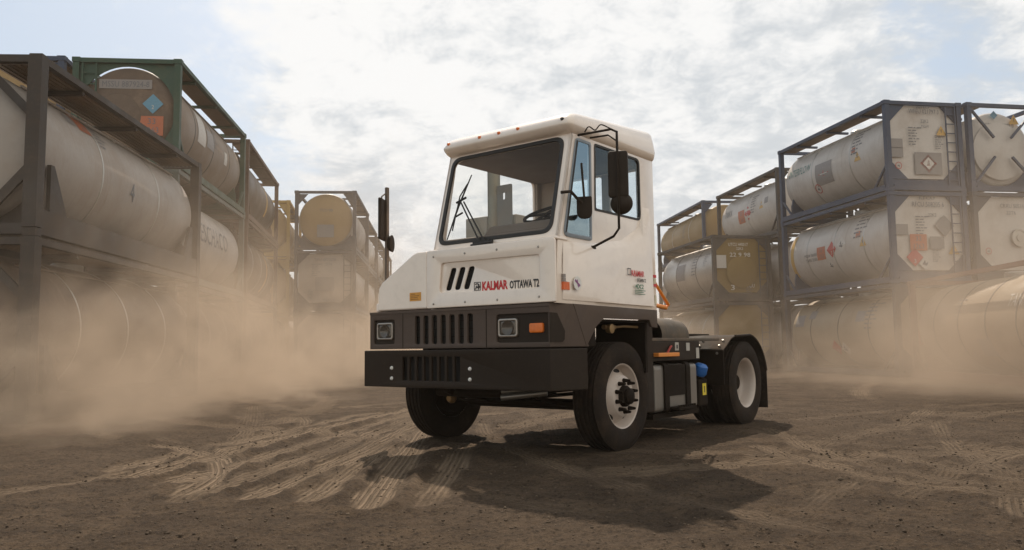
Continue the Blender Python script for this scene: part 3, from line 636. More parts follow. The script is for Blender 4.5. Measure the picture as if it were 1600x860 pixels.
    ws = plate('windscreen_frame', [(YR, 0), (YL, 0), (YL, vl), (YR, vl)], [rrect(g0[0] + .03, g0[1] + .03, g0[2] - .03, g0[3] - .03, .09, 7)], .03, FW, WHITE, T, .006)
    gk = plate('windscreen_gasket', rrect(*g0, .11, 8), [rrect(g0[0] + .036, g0[1] + .036, g0[2] - .036, g0[3] - .036, .085, 8)], .022, frame3(Vector((1.135, 0, 1.872)) + FW.col[2].to_3d() * .008, (0, 1, 0), ev), GASKET, ws, .004)
    plate('windscreen', rrect(g0[0] + .03, g0[1] + .03, g0[2] - .03, g0[3] - .03, .085, 8), [], .006, frame3(Vector((1.135, 0, 1.872)) - FW.col[2].to_3d() * .004, (0, 1, 0), ev), WSG, gk)
    # --- roof with visor
    def ring(x0, x1, y0, y1, zf, zr, rad):
        return [(x, y, lerp(zr, zf, (x - x0) / (x1 - x0))) for x, y in rrect(x0, y0, x1, y1, rad, 7)]
    rings = [ring(-.560, .895, YR + .004, YL - .004, 2.788, 2.79, .03), ring(-.572, .945, YR - .022, YL + .022, 2.815, 2.812, .06), ring(-.578, .980, YR - .040, YL + .040, 2.848, 2.842, .09), ring(-.580, .990, YR - .044, YL + .044, 2.870, 2.875, .09), ring(-.580, .965, YR - .030, YL + .030, 2.915, 2.97, .09),
             ring(-.575, .930, YR - .012, YL + .012, 2.950, 3.055, .09), ring(-.565, .88, YR + .01, YL - .01, 2.975, 3.085, .09), ring(-.54, .80, YR + .05, YL - .05, 3.0, 3.105, .08), ring(-.3, .5, .1, .8, 3.05, 3.11, .05)]
    rf = MB(); rv = [[rf.bm.verts.new(p) for p in q] for q in rings]; nn_ = len(rv[0])
    for A_, B_ in zip(rv, rv[1:]):
        for j in range(nn_): rf.bm.faces.new((A_[j], A_[(j + 1) % nn_], B_[(j + 1) % nn_], B_[j]))
    rf.bm.faces.new(rv[0][::-1]); rf.bm.faces.new(rv[-1])
    rfo = rf.build('roof', WHITE, T, 62)
    for y in (.15, .38, .60, 1.08, -.24):
        big = y in (1.08,)
        m_ = MB().lathe([(.0, .02), (.011, .018), (.016, .008), (.017, 0)], (.968, y, 2.905), (1, 0, .05), 12)
        m_.build('marker_light', AMBER if not big else GASKET, rfo, 40)
    
    # --- inside
    MB().box((.60, YR + .04, 1.75), (1.09, YL - .05, 1.965)).prism([(1.04, 1.96), (.95, 2.06), (.66, 2.10), (.60, 1.96)], 'y', .22, .98).build('dashboard', INT, T, None, .03)
    swc = Vector((.50, .56, 2.20)); sa = Vector((.45, 0, .9)).normalized(); sx = Vector((0, 1, 0)); sy = sa.cross(sx)
    sw = MB().tube([swc + .215 * (math.cos(a) * sx + math.sin(a) * sy) for a in [2 * math.pi * k / 32 for k in range(32)]], .016, 8, closed=True)
    sw.tube([swc - sy * .2, swc + sy * .2], .012).tube([swc - sx * .2, swc + sx * .2], .012).tube([swc, swc - sa * .35], .03); sw.build('steering_wheel', DARK, T, 40)
    se = MB(); se.prism([(-.10, 1.72), (.32, 1.74), (.34, 1.82), (-.04, 1.83), (-.20, 2.30), (-.30, 2.30), (-.16, 1.72)], 'y', .30, .82); se.box((-.08, .4, 1.34), (.25, .72, 1.72))
    se.build('seat', SEAT, T, None, .04, seg=3)
    sm = MB().tube([(1.10, 1.14, 2.24), (1.04, 1.20, 2.25), (.90, 1.21, 2.17)], .014, 8).tube([(.87, 1.20, 2.52), (.85, 1.21, 2.20)], .010, 8).build('mirror_arm', BLACK, T, 40)
    plate('mirror', rpoly([(-.065, -.10), (.065, -.10), (.065, .09), (-.065, .09)], [.062, .062, .01, .01], 6), [], .05, frame3((.83 + .02, 1.205, 2.145), (-.43, .9, 0), (0, 0, 1)), BLACK, sm, .01)
    # --- stickers on the door side
    SM = lambda x, z: frame3((x, YL + .050, z), (-1, 0, 0), (0, 0, 1))
    sk = finish('badge', plate_mesh(rrect(0, -.032, .062, .032, .003, 2), [rrect(.006, -.026, .056, .026, .003, 2)], .002, SM(.085, 1.645)), INK, cw)
    letter('KALMAR', 0, 0, .24, .055, RED, .018, cw, SM(.015, 1.637)); letter('OTTAWA T2', 0, 0, .17, .034, INK, .012, cw, SM(-.085, 1.575)); letter('4X2', 0, 0, .16, .045, GREENS, .02, cw, SM(-.05, 1.515))
    pr = MB(); 
    for k, wv in enumerate((.2, .16, .19)): pr.box((-.05 - wv, YL + .046, 1.475 - k * .017), (-.05, YL + .0475, 1.482 - k * .017))
    pr.build('sticker_print', GREENS, cw)
    cs = MB(); cs.lathe([(0, .0045), (.058, .0045), (.058, 0)], (.915, YL + .038, 1.49), (0, 1, 0), 28); ce = cs.build('round_sticker', LTRIM, cw)
    MB().bar((.955, YL + .0435, 1.515), (.88, YL + .0435, 1.468), .018, .001, (0, 1, 0)).bar((.925, YL + .0436, 1.52), (.905, YL + .0436, 1.455), .012, .001, (0, 1, 0)).build('sticker_print', plain('violet_sticker_ink', (.25, .08, .22)), ce)
    MB().box((1.005, YL + .001, 1.43), (1.095, YL + .022, 1.495)).build('orange_sticker', plain('orange_red_sticker_film', (.78, .16, .04)), cw)
    MB().box((1.005, YL + .001, 1.497), (1.095, YL + .0215, 1.53)).box((1.005, YL + .001, 1.533), (1.095, YL + .0215, 1.56)).build('grey_sticker', plain('grey_sticker_film', (.30, .26, .24)), cw)
    rs = MB()
    for z, hh in ((1.625, .028), (1.535, .028)): rs.box((-.545, YL + .001, z), (-.488, YL + .008, z + hh))
    rs.build('red_reflector', RED, cw)
    MB().box((-.54, YL + .001, 1.565), (-.495, YL + .007, 1.615)).box((-.54, YL + .001, 1.36), (-.50, YL + .007, 1.45)).build('white_sticker', plain('cream_sticker_film', (.62, .55, .38)), cw)
    # --- mirrors
    mc = Vector((.685, 1.45, 2.415)); mn = Vector((.9, .43, 0)).normalized(); mt_ = Vector((-.43, .9, 0)).normalized()
    mm = frame3(mc + mn * .03, mt_, (0, 0, 1))
    if mm.col[2].to_3d().dot(mn) < 0: mm = frame3(mc + mn * .03, -mt_, (0, 0, 1))
    arm = MB(); ac = mc + mn * .045
    arm.tube([(.80, 1.12, 2.79), (.76, 1.25, 2.80), (.70, 1.40, 2.815), tuple(ac + Vector((0, 0, .36))), tuple(ac + Vector((0, 0, .30))), tuple(ac + Vector((0, 0, -.47))), tuple(ac + Vector((-.01, -.06, -.53))), (.66, 1.20, 1.83), (.66, 1.14, 1.81)], .011, 8)
    arm.tube([(.62, 1.14, 2.80), (.68, 1.36, 2.775), tuple(ac + Vector((0, 0, .28)))], .009, 8)
    cw_ = [(.78, 1.18, 2.81), (.77, 1.22, 2.855), (.75, 1.27, 2.82), (.74, 1.32, 2.86), (.71, 1.38, 2.83), (.70, 1.44, 2.79)]
    arm.tube([Vector(p) for p in catmull([p for p in cw_], 5)], .006, 6)
    arm.lathe([(0, .05), (.03, .045), (.04, 0), (.0, 0)], (.65, 1.13, 1.80), (0, 1, 0), 14)
    am = arm.build('mirror_arm', BLACK, T, 40)
    plate('mirror', rrect(-.085, -.2, .085, .2, .03, 5), [], .06, mm, BLACK, am, .012)
    cm = Vector((.665, 1.465, 2.165)); MB().lathe([(0, .05), (.06, .04), (.09, .015), (.095, 0), (.085, -.012), (0, -.014)], cm, mn, 32).build('round_mirror', BLACK, am, 40)
    # right mirror on a post behind the engine cover, seen almost edge on
    pm = MB().prism([(.83, -1.245), (.872, -1.235), (.872, -1.205), (.83, -1.215)], 'z', 1.55, 2.635).tube([(.86, -1.22, 1.6), (.75, -1.1, 1.5), (.7, -.98, 1.5)], .02).tube([(.86, -1.22, 2.55), (.89, -1.22, 2.56), (.93, -1.22, 2.53), (.93, -1.22, 2.5)], .008, 8)
    pmo = pm.build('mirror_post', painted('brown_dusty_steel', (.09, .068, .052), .6, .4), T, 40)
    MB().box((-.018, -.11, -.215), (.018, .11, .215), Matrix.Translation((.925, -1.215, 2.29)) @ Matrix.Rotation(R(-58), 4, 'Z')).build('mirror', BLACK, pmo, None, .012)
    MB().lathe([(0, .04), (.08, .025), (.09, 0), (0, -.01)], (.80, -1.20, 2.05), Vector((.5, -.86, 0)), 24).build('round_mirror', BLACK, pmo, 40)
    # --- wipers
    wm = MB(); on = FW.col[2].to_3d()
    def wp(y, v, off=.03): p = FW @ Vector((y, v, 0)); return p + on * off
    wm.tube([wp(.31, .0), wp(-.03, .46)], .0075, 6).tube([wp(.36, .01), wp(.02, .44)], .0075, 6)
    wm.tube([wp(-.115, .08, .022), wp(-.045, .40, .022), wp(.055, .71, .022)], [.006, .011, .006], 6).tube([wp(-.06, .16, .03), wp(-.035, .50, .035), wp(.03, .62, .03)], .007, 6).tube([wp(-.07, .44), wp(.04, .48)], .011, 6).tube([wp(-.045, .30), wp(.03, .33)], .009, 6)
    wm.box((1.13, .24, 1.855), (1.19, .43, 1.905)).tube([(1.185, .22, 1.87), (1.185, .47, 1.885)], .012, 6)
    wm.build('windscreen_wiper', GASKET, T, 40)
    # --- behind the cab
    ex = MB().tube([(-.62, -.99, 1.2), (-.62, -.99, 3.02)], .075, 20).tube([(-.62, -.99, 2.96), (-.62, -.99, 3.04)], .062, 16).tube([(-.62, -.99, 2.30), (-.62, -.99, 2.33)], .083, 20).tube([(-.62, -.99, 1.8), (-.62, -.99, 1.83)], .083, 20)
    ex.build('exhaust_stack', painted('dull_exhaust_steel', (.20, .19, .15), .5, .4, .5), T, 40)
    plate('heat_shield', rrect(.70, 1.5, .92, 2.83, .02), [rrect(.80, 2.66, .835, 2.74, .012)], .012, frame3((-.60, 0, 0), (0, -1, 0), (0, 0, 1)), painted('grey_heat_shield', (.14, .135, .12), .6, .3), T)
    bx = MB(); bx.box((-.78, -1.42, 1.45), (-.60, -1.08, 2.50)); bx.box((-.80, -.88, 1.45), (-.62, -.66, 2.48)); bx.build('air_cleaner_box', painted('grey_box_paint', (.24, .23, .20), .6, .4), T, None, .015)
    MB().tube([(-.56, YL - .04, 1.36), (-.82, YL - .04, 1.34)], .022).tube([(-.56, YL - .02, 1.58), (-.84, YL - .02, 1.37), (-.82, YL - .04, 1.34)], .016).tube([(-.58, YL - .06, 1.31), (-.58, YL - .06, 1.42)], .03).build('orange_handle', ORANGE, T, 40)
    MB().lathe([(0, -.52), (.12, -.48), (.175, -.36), (.19, -.1), (.19, .3)], (-1.32, .74, 1.065), (1, 0, 0), 28).build('air_tank', painted('olive_dusty_tank', (.06, .046, .03), .65, .35), T, 40)
    MB().box((-2.30, -1.0, 1.005), (-.66, 1.0, 1.035)).build('deck_plate', painted('dusty_deck_steel', (.10, .085, .07), .75, .4, spec=.15), T, None, .004)
    MB().box((-1.76, .86, .80), (-.67, 1.0, 1.003)).box((-1.72, -1.0, .45), (-.67, -.5, 1.003)).build('battery_box', BLACK, T, None, .008)
    MB().box((-1.15, .96, .845), (-.69, 1.06, .885)).build('orange_step', ORANGE, T, None, .006)
    MB().box((-.685, .72, .30), (-.42, 1.0, 1.19)).build('step_panel', BLACK, T, None, .01)
    ft = MB()
    ft.prism(rrect(.62, .285, 1.0, .765, .05, 4), 'x', -1.66, -.70)
    ftk = ft.build('fuel_tank', TANKST, T, None, .01)
    sb = MB(); 
    for x in (-.93, -1.42): sb.prism(rrect(.60, .265, 1.02, .785, .06, 4), 'x', x - .05, x + .05)
    sb.build('tank_strap', DARK, ftk, None, .004)
    stp = MB(); stp.box((-1.36, 1.0, .44), (-.99, 1.012, .76)).box((-1.37, 1.0, .30), (-.98, 1.13, .33)); 
    for k in range(8): stp.lathe([(0, .02), (.014, .02), (.014, 0)], (-1.35 + k * .05, 1.115, .33), (0, 0, 1), 8)
    stp.build('boarding_step', DARK, ftk, None, .003)
    MB().box((-1.72, .55, .22), (-.68, .98, .27)).build('tank_bracket', DARK, T)
    fl = MB().lathe([(0, .14), (.05, .135), (.075, .11), (.08, .03), (.06, 0), (0, 0)], (-1.86, .93, .62), (0, .35, 1), 20).build('blue_filter', BLUEP, T, 40)
    MB().box((-2.03, .80, .28), (-1.80, .96, .58)).box((-1.95, .86, .58), (-1.83, .98, .64)).build('valve_block', DARK, T, None, .02)
    ys_ = MB().box((-1.97, .961, .40), (-1.88, .966, .53)).build('yellow_sticker', YELL, T)
    MB().box((-1.935, .9665, .43), (-1.915, .9675, .50)).build('sticker_print', INK, ys_)
    [MB().box(a, b).build('data_plate', painted('dusty_data_plate', (.42, .40, .36), .5, .3), T) for a, b in (((-1.24, 1.001, .905), (-1.16, 1.006, .99)), ((-1.50, 1.001, .90), (-1.42, 1.006, .985)), ((-1.73, 1.001, .815), (-1.66, 1.006, .93)))]
    MB().box((-1.215, 1.0065, .925), (-1.185, 1.009, .965)).build('sticker_print', INK, T)
    MB().tube([(-.95, 1.02, .88), (-1.0, 1.03, .94), (-1.08, 1.0, .95), (-1.14, .96, .93)], .012).build('red_hose', plain('red_hose_rubber', (.35, .03, .02)), T, 40)
    # rear fenders
    for s in (1, -1):
        pr = []
        c0 = (-2.946, .50); outer = [(-2.22, .90), (-2.32, .955), (-2.46, 1.035), (-2.58, 1.065)]
        for k in range(9): a = R(98 - 0 + k * 8.6); outer.append((c0[0] + .60 * math.cos(a) * (1.0), c0[1] + .585 * math.sin(a)))
        for p in outer: pass
        inner = [(x + (.0 if i < 3 else 0), z - .012) for i, (x, z) in enumerate(outer)]
        y0, y1 = sorted((s * .36, s * 1.075))
        fo = MB().prism(outer + inner[::-1], 'y', y0, y1).build('rear_fender', DARK if s < 0 else painted('dusty_fender_black', (.035, .028, .022), .8, .3, spec=.12), T, 50)
        e = MB(); rim_ = [(x, s * 1.075, z - .006) for x, z in outer[3:]]
        e.tube(rim_, .016, 8); e.build('fender_edge', RUBBER, fo, 40)
        MB().box((-2.235, y0, .50), (-2.215, y1, .895)).build('fender_front_plate', DARK, fo)
        bolt = lambda p, n: MB().lathe([(0, .016), (.012, .014), (.016, 0)], p, n, 10).build('fender_bolt', STEEL, fo, 40)
        for yy in (.5, .75, 1.0):
            for (x, z) in ((-2.29, .945), (-2.40, 1.005)): bolt((x, s * yy, z), (.45, 0, .9))
            bolt((-2.214, s * yy, .86), (1, 0, 0))
        MB().box((-3.53, s * .75 - .33, .16), (-3.515, s * .75 + .33, .73)).build('mud_flap', RUBBER, T)
    fw = MB(); fw.prism(rpoly([(-3.4, -.42), (-2.5, -.45), (-2.5, .45), (-3.4, .42)], .15), 'z', 1.06, 1.10); fw.box((-3.2, -.45, .99), (-2.7, .45, 1.06)); fw.build('fifth_wheel_plate', DARK, T, None, .01)
    return T
build_tractor()

# ------------------------------------------------------------------ tank containers
SX, SY, SYAW = 10.52394, 21.98292, 0.17102
H3 = 2.591; WID = 2.438
def srow(x, y): return (SX + math.cos(SYAW) * x - math.sin(SYAW) * y, SY + math.sin(SYAW) * x + math.cos(SYAW) * y)
FR = {'blue': painted('blue_frame_paint', (.020, .038, .078), .55, .10), 'slate': painted('slate_frame_paint', (.030, .035, .048), .6, .18), 'green': painted('green_frame_paint', (.012, .050, .028), .55, .15),
      'umber': painted('umber_frame_paint', (.034, .026, .021), .65, .15), 'brown': painted('rust_brown_frame_paint', (.075, .035, .02), .65, .3), 'yellow': painted('yellow_frame_paint', (.34, .21, .035), .6, .3), 'red': painted('red_oxide_frame_paint', (.13, .05, .035), .65, .4),
      'dark': painted('dark_grey_frame_paint', (.028, .025, .024), .65, .25), 'olive': painted('grey_green_frame_paint', (.09, .105, .09), .6, .3)}
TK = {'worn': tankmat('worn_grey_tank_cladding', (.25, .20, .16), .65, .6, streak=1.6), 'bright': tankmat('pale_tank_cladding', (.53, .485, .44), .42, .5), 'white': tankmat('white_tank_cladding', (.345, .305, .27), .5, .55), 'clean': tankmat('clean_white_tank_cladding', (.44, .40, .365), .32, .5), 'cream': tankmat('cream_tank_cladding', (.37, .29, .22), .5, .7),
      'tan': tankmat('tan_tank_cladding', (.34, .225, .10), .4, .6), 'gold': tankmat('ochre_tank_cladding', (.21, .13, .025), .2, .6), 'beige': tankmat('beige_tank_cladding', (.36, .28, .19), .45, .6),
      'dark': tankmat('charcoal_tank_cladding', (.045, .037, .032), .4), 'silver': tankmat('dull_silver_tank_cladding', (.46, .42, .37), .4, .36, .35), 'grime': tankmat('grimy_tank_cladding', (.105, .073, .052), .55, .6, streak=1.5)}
BANDM = plain('steel_band_metal', (.42, .40, .37), .35, .7)
BANDD = plain('dark_band_rubber', (.10, .088, .075), .6)
WALK = painted('walkway_grating_metal', (.21, .165, .13), .6, .5, .3)
PLOR = plain('orange_placard', (.42, .12, .05)); PLRD = plain('red_placard', (.42, .045, .04)); PLWH = plain('white_placard', (.55, .51, .46)); PLYE = plain('yellow_placard', (.52, .31, .08)); PLBL = plain('blue_placard', (.11, .27, .38)); PLGR = plain('grey_placard', (.24, .215, .20))
INKB = plain('faded_tank_lettering', (.13, .13, .14)); INKG = plain('green_tank_lettering', (.06, .20, .17)); INKW = plain('white_tank_lettering', (.68, .64, .58))
MC = {}
def cached(key, fn):
    if key not in MC: MC[key] = fn()
    return MC[key]
def inst(name, key, fn, m, parent, loc=(0, 0, 0), smooth=None, rot=None, bevel=0):
    me = cached((key, m.name), fn)
    if not me.materials:
        me.materials.append(m)
        if smooth is not None:
            for p in me.polygons: p.use_smooth = True
            me.set_sharp_from_angle(angle=R(smooth))
    o = bpy.data.objects.new(name, me); C.objects.link(o); o.parent = parent; o.location = loc
    if rot is not None: o.rotation_euler = rot
    return o
def container(label, loc, yaw, frame='blue', tank='white', end='round', side=-1, ln=6.058, wid=WID, hh=H3, rail=.16, bands=3, bandm=BANDM, walk=True, ladder=True, decals=(), ends=(), endm=None, group='stacked tank containers', rad=1.11, wedge=False, P=.14, wk_w=.47):
    """local x across the width, y from the near end to the far end, z up; side = which long side faces the lane"""
    t = thing('tank_container', label, 'tank container', loc, yaw, group); fm = FR[frame]; tm = TK[tank]; em = TK[endm] if endm else tm
    k = (round(ln, 3), round(wid, 3), round(hh, 3))
    def post():
        mb = MB().box((-P / 2, -P / 2, .12), (P / 2, P / 2, hh - .12))
        for z0 in (.0, hh - .118): mb.box((-.089, -.081, z0), (.089, .081, z0 + .112))
        return mb.mesh('corner_post')
    for x in (.089, wid - .089):
        for y in (.081, ln - .081): inst('corner_post', ('post', k, P), post, fm, t, (x, y, 0))
    for x in (.06, wid - .06):
        inst('top_rail', ('trail', k), lambda: MB().box((-.05, .165, hh - .115), (.05, ln - .165, hh - .015)).mesh('top_rail'), fm, t, (x, 0, 0))
        inst('bottom_rail', ('brail', k, rail), lambda: MB().box((-.055, .165, .03), (.055, ln - .165, .03 + rail)).mesh('bottom_rail'), fm, t, (x, 0, 0))
    for y in (.06, ln - .06):
        inst('header_beam', ('head', k), lambda: MB().box((.18, -.05, hh - .125), (wid - .18, .05, hh - .02)).mesh('header_beam'), fm, t, (0, y, 0))
        inst('sill_beam', ('sill', k), lambda: MB().box((.18, -.055, .02), (wid - .18, .055, .17)).mesh('sill_beam'), fm, t, (0, y, 0))
    cx, cz = wid / 2, 1.335 * hh / H3
    r = min(rad, wid / 2 - .075)
    y0, y1 = .13, ln - .13
    if end == 'cross': y0 = .28
    def barrel():
        prof = [(0, y0), (r * .55, y0 + .012), (r * .86, y0 + .05), (r * .95, y0 + .10), (r * .985, y0 + .16), (r, y0 + .24)]
        prof2 = [(a, y0 + y1 - b) for a, b in prof[::-1]]
        return MB().lathe(prof + prof2, (0, 0, 0), (0, 1, 0), 72, (0, 0, 1)).mesh('tank')
    tk = inst('tank', ('tank', k, end == 'cross', r), barrel, tm, t, (cx, 0, cz), 60)
    for i in range(bands):
        yb = y0 + (y1 - y0) * (i + .85) / (bands + .7)
        inst('band', ('band', r), lambda: MB().lathe([(r - .002, -.022), (r + .007, -.020), (r + .007, .020), (r - .002, .022)], (0, 0, 0), (0, 1, 0), 72, (0, 0, 1)).mesh('band'), bandm, tk, (0, yb, 0), 40)
    # ends
    if end in ('octagon', 'gold'):
        c = .50 * wid / 2.438
        oct_ = lambda a, b, d: rpoly([(a + d, b[0]), (wid - a - d, b[0]), (wid - a, b[0] + d), (wid - a, b[1] - d), (wid - a - d, b[1]), (a + d, b[1]), (a, b[1] - d), (a, b[0] + d)], .02, 2)
        zlo, zhi = .36 * hh / H3, hh - .13
        pm = plate_mesh(oct_(.175, (zlo, zhi), .46), [], .05, frame3((0, .10, 0), (1, 0, 0), (0, 0, 1)))
        ep = finish('end_panel', pm, em, tk, 30); ep.matrix_parent_inverse = Matrix.Translation((-cx, 0, -cz))
        gs = .50
        for (gx, gz, sx, sz) in ((.165, zlo - .02, 1, 1), (wid - .165, zlo - .02, -1, 1), (.165, zhi + .005, 1, -1), (wid - .165, zhi + .005, -1, -1)):
            inst('gusset', ('gus', sx, sz), lambda sx=sx, sz=sz: MB().prism([(0, 0), (sx * .50, 0), (0, sz * .50)], 'y', .062, .085).mesh('gusset'), fm, t, (gx, 0, gz))
        inst('end_apron', ('apron', k), lambda: MB().box((.166, .075, .172), (wid - .166, .10, .33)).mesh('end_apron'), fm, t)
        ey = .049
    elif end == 'plate':
        ring = [(cx + .965 * r * math.cos(a), cz + .965 * r * math.sin(a)) for a in [2 * math.pi * q / 48 for q in range(48)]]
        pm = plate_mesh([(.166, .18), (wid - .166, .18), (wid - .166, hh - .13), (.166, hh - .13)], [[(min(max(a, .18), wid - .18), min(max(b, .2), hh - .145)) for a, b in ring]], .03, frame3((0, .085, 0), (1, 0, 0), (0, 0, 1)))
        finish('end_plate', pm, fm, t, 30); ey = y0 - .004
        inst('end_cap', ('cap', r), lambda: MB().lathe([(0, -.06), (r * .5, -.052), (r * .8, -.03), (r * .93, .0), (r * .96, .06)], (0, 0, 0), (0, 1, 0), 64, (0, 0, 1)).mesh('end_cap'), em, tk, (0, y0, 0), 50); ey = y0 - .058
    else:
        ey = y0 - .01
        if endm: inst('end_cap', ('cap2', r), lambda: MB().lathe([(0, -.012), (r * .55, .0), (r * .86, .038), (r * .955, .10)], (0, 0, 0), (0, 1, 0), 64, (0, 0, 1)).mesh('end_cap'), em, tk, (0, y0, 0), 50)
        for sx, xx in ((1, .17), (-1, wid - .17)):
            for z0, z1 in ((.2, .75), (hh - .15, hh - .62)):
                if end == 'round': inst('gusset', ('gr', sx, z1 > z0), lambda sx=sx, a=z1 - z0: MB().prism([(0, 0), (sx * .40, 0), (0, (1 if a > 0 else -1) * .46)], 'y', .062, .085).mesh('gusset'), fm, t, (xx, 0, z0))
    if end == 'cross':
        for a, b in (((.17, .2), (cx - .28, cz - .28)), ((wid - .17, .2), (cx + .28, cz - .28)), ((.17, hh - .15), (cx - .28, cz + .28)), ((wid - .17, hh - .15), (cx + .28, cz + .28))):
            MB().bar((a[0], .09, a[1]), (b[0], .14, b[1]), .06, .06, (0, 1, 0)).build('end_brace', fm, t)
    if end == 'brace':
        for xa, xb in ((.17, .85), (wid - .17, wid - .85)):
            MB().bar((xa, .075, .95), (xb, .075, .18), .13, .05, (0, 1, 0)).build('end_brace', fm, t)
            MB().bar((xa, .075, 1.75), (xb, .075, hh - .14), .11, .05, (0, 1, 0)).build('end_brace', fm, t)
    # cradle and side knees
    lx = .06 if side < 0 else wid - .06
    sd = -1 if side < 0 else 1
    inst('saddle', ('saddle', k, r), lambda: MB().prism([(.2, .12), (wid - .2, .12), (wid - .2, .55)] + [(cx + (r - .01) * math.sin(a), cz - (r - .01) * math.cos(a)) for a in [math.radians(60 - 12 * q) for q in range(11)]] + [(.2, .55)], 'y', .42, .50).mesh('saddle'), fm, t)
    inst('saddle', ('saddle', k, r), None, fm, t, (0, ln - .92, 0))
    for x, sg in ((.06, 1), (wid - .06, -1)):
        for y, dy in ((.17, 1), (ln - .17, -1)):
            if wedge:
                inst('knee_brace', ('wedge', dy, k), lambda dy=dy: MB().prism([(0, .10), (dy * .62, .10), (dy * .10, .98), (0, .98)], 'x', -.03, .03).mesh('knee_brace'), fm, t, (x, y + dy * .25, .1))
            else:
                inst('knee_brace', ('knee', dy, k), lambda dy=dy: MB().bar((0, dy * .0, .72), (0, dy * .55, .15), .05, .06, (1, 0, 0)).mesh('knee_brace'), fm, t, (x, y, 0))
    # walkway beside the manlid, on the lane side
    if walk:
        def wk():
            mb = MB(); s0, s1 = (.05, .05 + wk_w) if side < 0 else (-.05 - wk_w, -.05)
            n_ = int((ln - .5) / .062)
            mb.box((s0, .2, hh - .100), (s1, ln - .2, hh - .088))
            for q in range(8): xx = s0 + (s1 - s0) * (q + .5) / 8; mb.box((xx - .012, .2, hh - .112), (xx + .012, ln - .2, hh - .0995))
            return mb.mesh('walkway')
        inst('walkway', ('walk', k, side, wk_w), wk, WALK, t, (.06 if side < 0 else wid - .06, 0, 0))
        def wb():
            s0, s1 = (0, .75) if side < 0 else (-.75, 0)
            return MB().box((s0, -.04, hh - .18), (s1, .04, hh - .114)).mesh('walkway_bracket')
        for q in range(3): inst('walkway_bracket', ('wbr', k, side), wb, fm, t, (.06 if side < 0 else wid - .06, ln * (.2 + .3 * q), 0))
        def pipe():
            mb = MB(); a = math.radians(52); xx = sd * (r + .03) * math.cos(a); zz = (r + .03) * math.sin(a)
            mb.tube([(xx, y0 + .3, zz), (xx, y1 - .3, zz)], .022, 8)
            for q in range(3): yy = y0 + (y1 - y0) * (.25 + .25 * q); mb.tube([(xx, yy, zz), (xx * 1.01, yy + .02, zz - .02), (xx * 1.14, yy + .04, zz - .18), (xx * 1.22, yy + .06, zz - .30)], .016, 6)
            return mb.mesh('drain_pipe')
        inst('drain_pipe', ('pipe', k, r, side, end == 'cross'), pipe, tm, tk, (0, 0, 0), 40)
    inst('manlid', ('lid',), lambda: MB().lathe([(.0, .14), (.24, .13), (.27, .10), (.27, 0)], (0, 0, 0), (0, 0, 1), 24).mesh('manlid'), STEEL, tk, (0, ln * .5, r - .03), 40)
    if ladder:
        def ld():
            mb = MB()
            for x in (0, .30): mb.box((x - .018, -.012, .15), (x + .018, .012, hh - .14))
            for q in range(8): mb.box((.018, -.01, .32 + q * .27), (.282, .01, .345 + q * .27))
            return mb.mesh('ladder')
        inst('ladder', ('ladder', k), ld, FR[ladder] if ladder in FR else fm, t, (.24 if ladder == 'left' else wid - .52, .020, 0))
    # signs: flat on the end, curved on the barrel
    def flat(nm, me, m, x, z):
        me.transform(Matrix.Rotation(R(90), 4, 'X')); o = finish(nm, me, m, tk); o.location = (x - cx, ey - (.004 if nm in ('lettering', 'placard_print') else 0), z - cz); return o
    def curved(nm, me, m, y, ang, lift=.009):
        a0 = R(ang)
        for v in me.vertices:
            a = a0 + v.co.y / r; rr = r + lift + v.co.z; yy = y + (v.co.x if side > 0 else -v.co.x)
            v.co = (sd * rr * math.cos(a), yy, rr * math.sin(a))
        me.update(); return finish(nm, me, m, tk)
    def grid(w_, h_):
        bm = bmesh.new(); ny = max(1, int(h_ / .09)); vs = [[bm.verts.new((x, -h_ / 2 + h_ * j / ny, 0)) for x in (-w_ / 2, w_ / 2)] for j in range(ny + 1)]
        for j in range(ny): bm.faces.new((vs[j][0], vs[j][1], vs[j + 1][1], vs[j + 1][0]))
        me = bpy.data.meshes.new('sign'); bm.to_mesh(me); bm.free(); return me
    def poly(pts, th=.003):
        return plate_mesh(pts, [], th, Matrix.Identity(4))
    def dia(s_): return [(0, -s_), (s_, 0), (0, s_), (-s_, 0)]
    def tri(s_): return [(-s_, -s_ * .8), (s_, -s_ * .8), (0, s_ * .9)]
    def sign(kind, put, a, b, sz=.3):
        if kind == 'orange':
            put('placard', grid(sz * 1.25, sz * 1.1), PLOR, a, b)
            put('placard_print', fit_text('33', sz * .42, sz * .34, 0).copy(), INKB, *shift(put, a, b, -sz * .21, sz * .26)); put('placard_print', fit_text('1263', sz * .75, sz * .34, 0).copy(), INKB, *shift(put, a, b, -sz * .37, -sz * .25))
        elif kind == 'red': put('placard', poly(dia(sz * .62), .002), PLRD, a, b); put('placard_print', fit_text('3', sz * .16, sz * .26, 0), PLWH, *shift(put, a, b, -sz * .08, -sz * .25))
        elif kind == 'white': put('placard', poly(dia(sz * .6), .002), PLWH, a, b); put('placard_print', poly([(-sz * .3, -sz * .08), (sz * .1, -sz * .2), (sz * .24, sz * .1), (0, sz * .02), (-sz * .05, sz * .3)], .0045), INKB, a, b)
        elif kind == 'blue': put('placard', poly(dia(sz * .62), .002), PLBL, a, b); put('placard_print', fit_text('2', sz * .15, sz * .25, 0), PLWH, *shift(put, a, b, -sz * .08, -sz * .2))
        elif kind == 'grey': put('placard', poly(dia(sz * .62), .002), PLGR, a, b)
        elif kind == 'warn': put('warning_sign', poly(tri(sz * .5), .002), PLYE, a, b); put('warning_print', poly([(-.012, -sz * .15), (.012, -sz * .15), (.018, sz * .15), (-.018, sz * .15)], .0045), INKB, a, b)
        elif kind == 'panel':
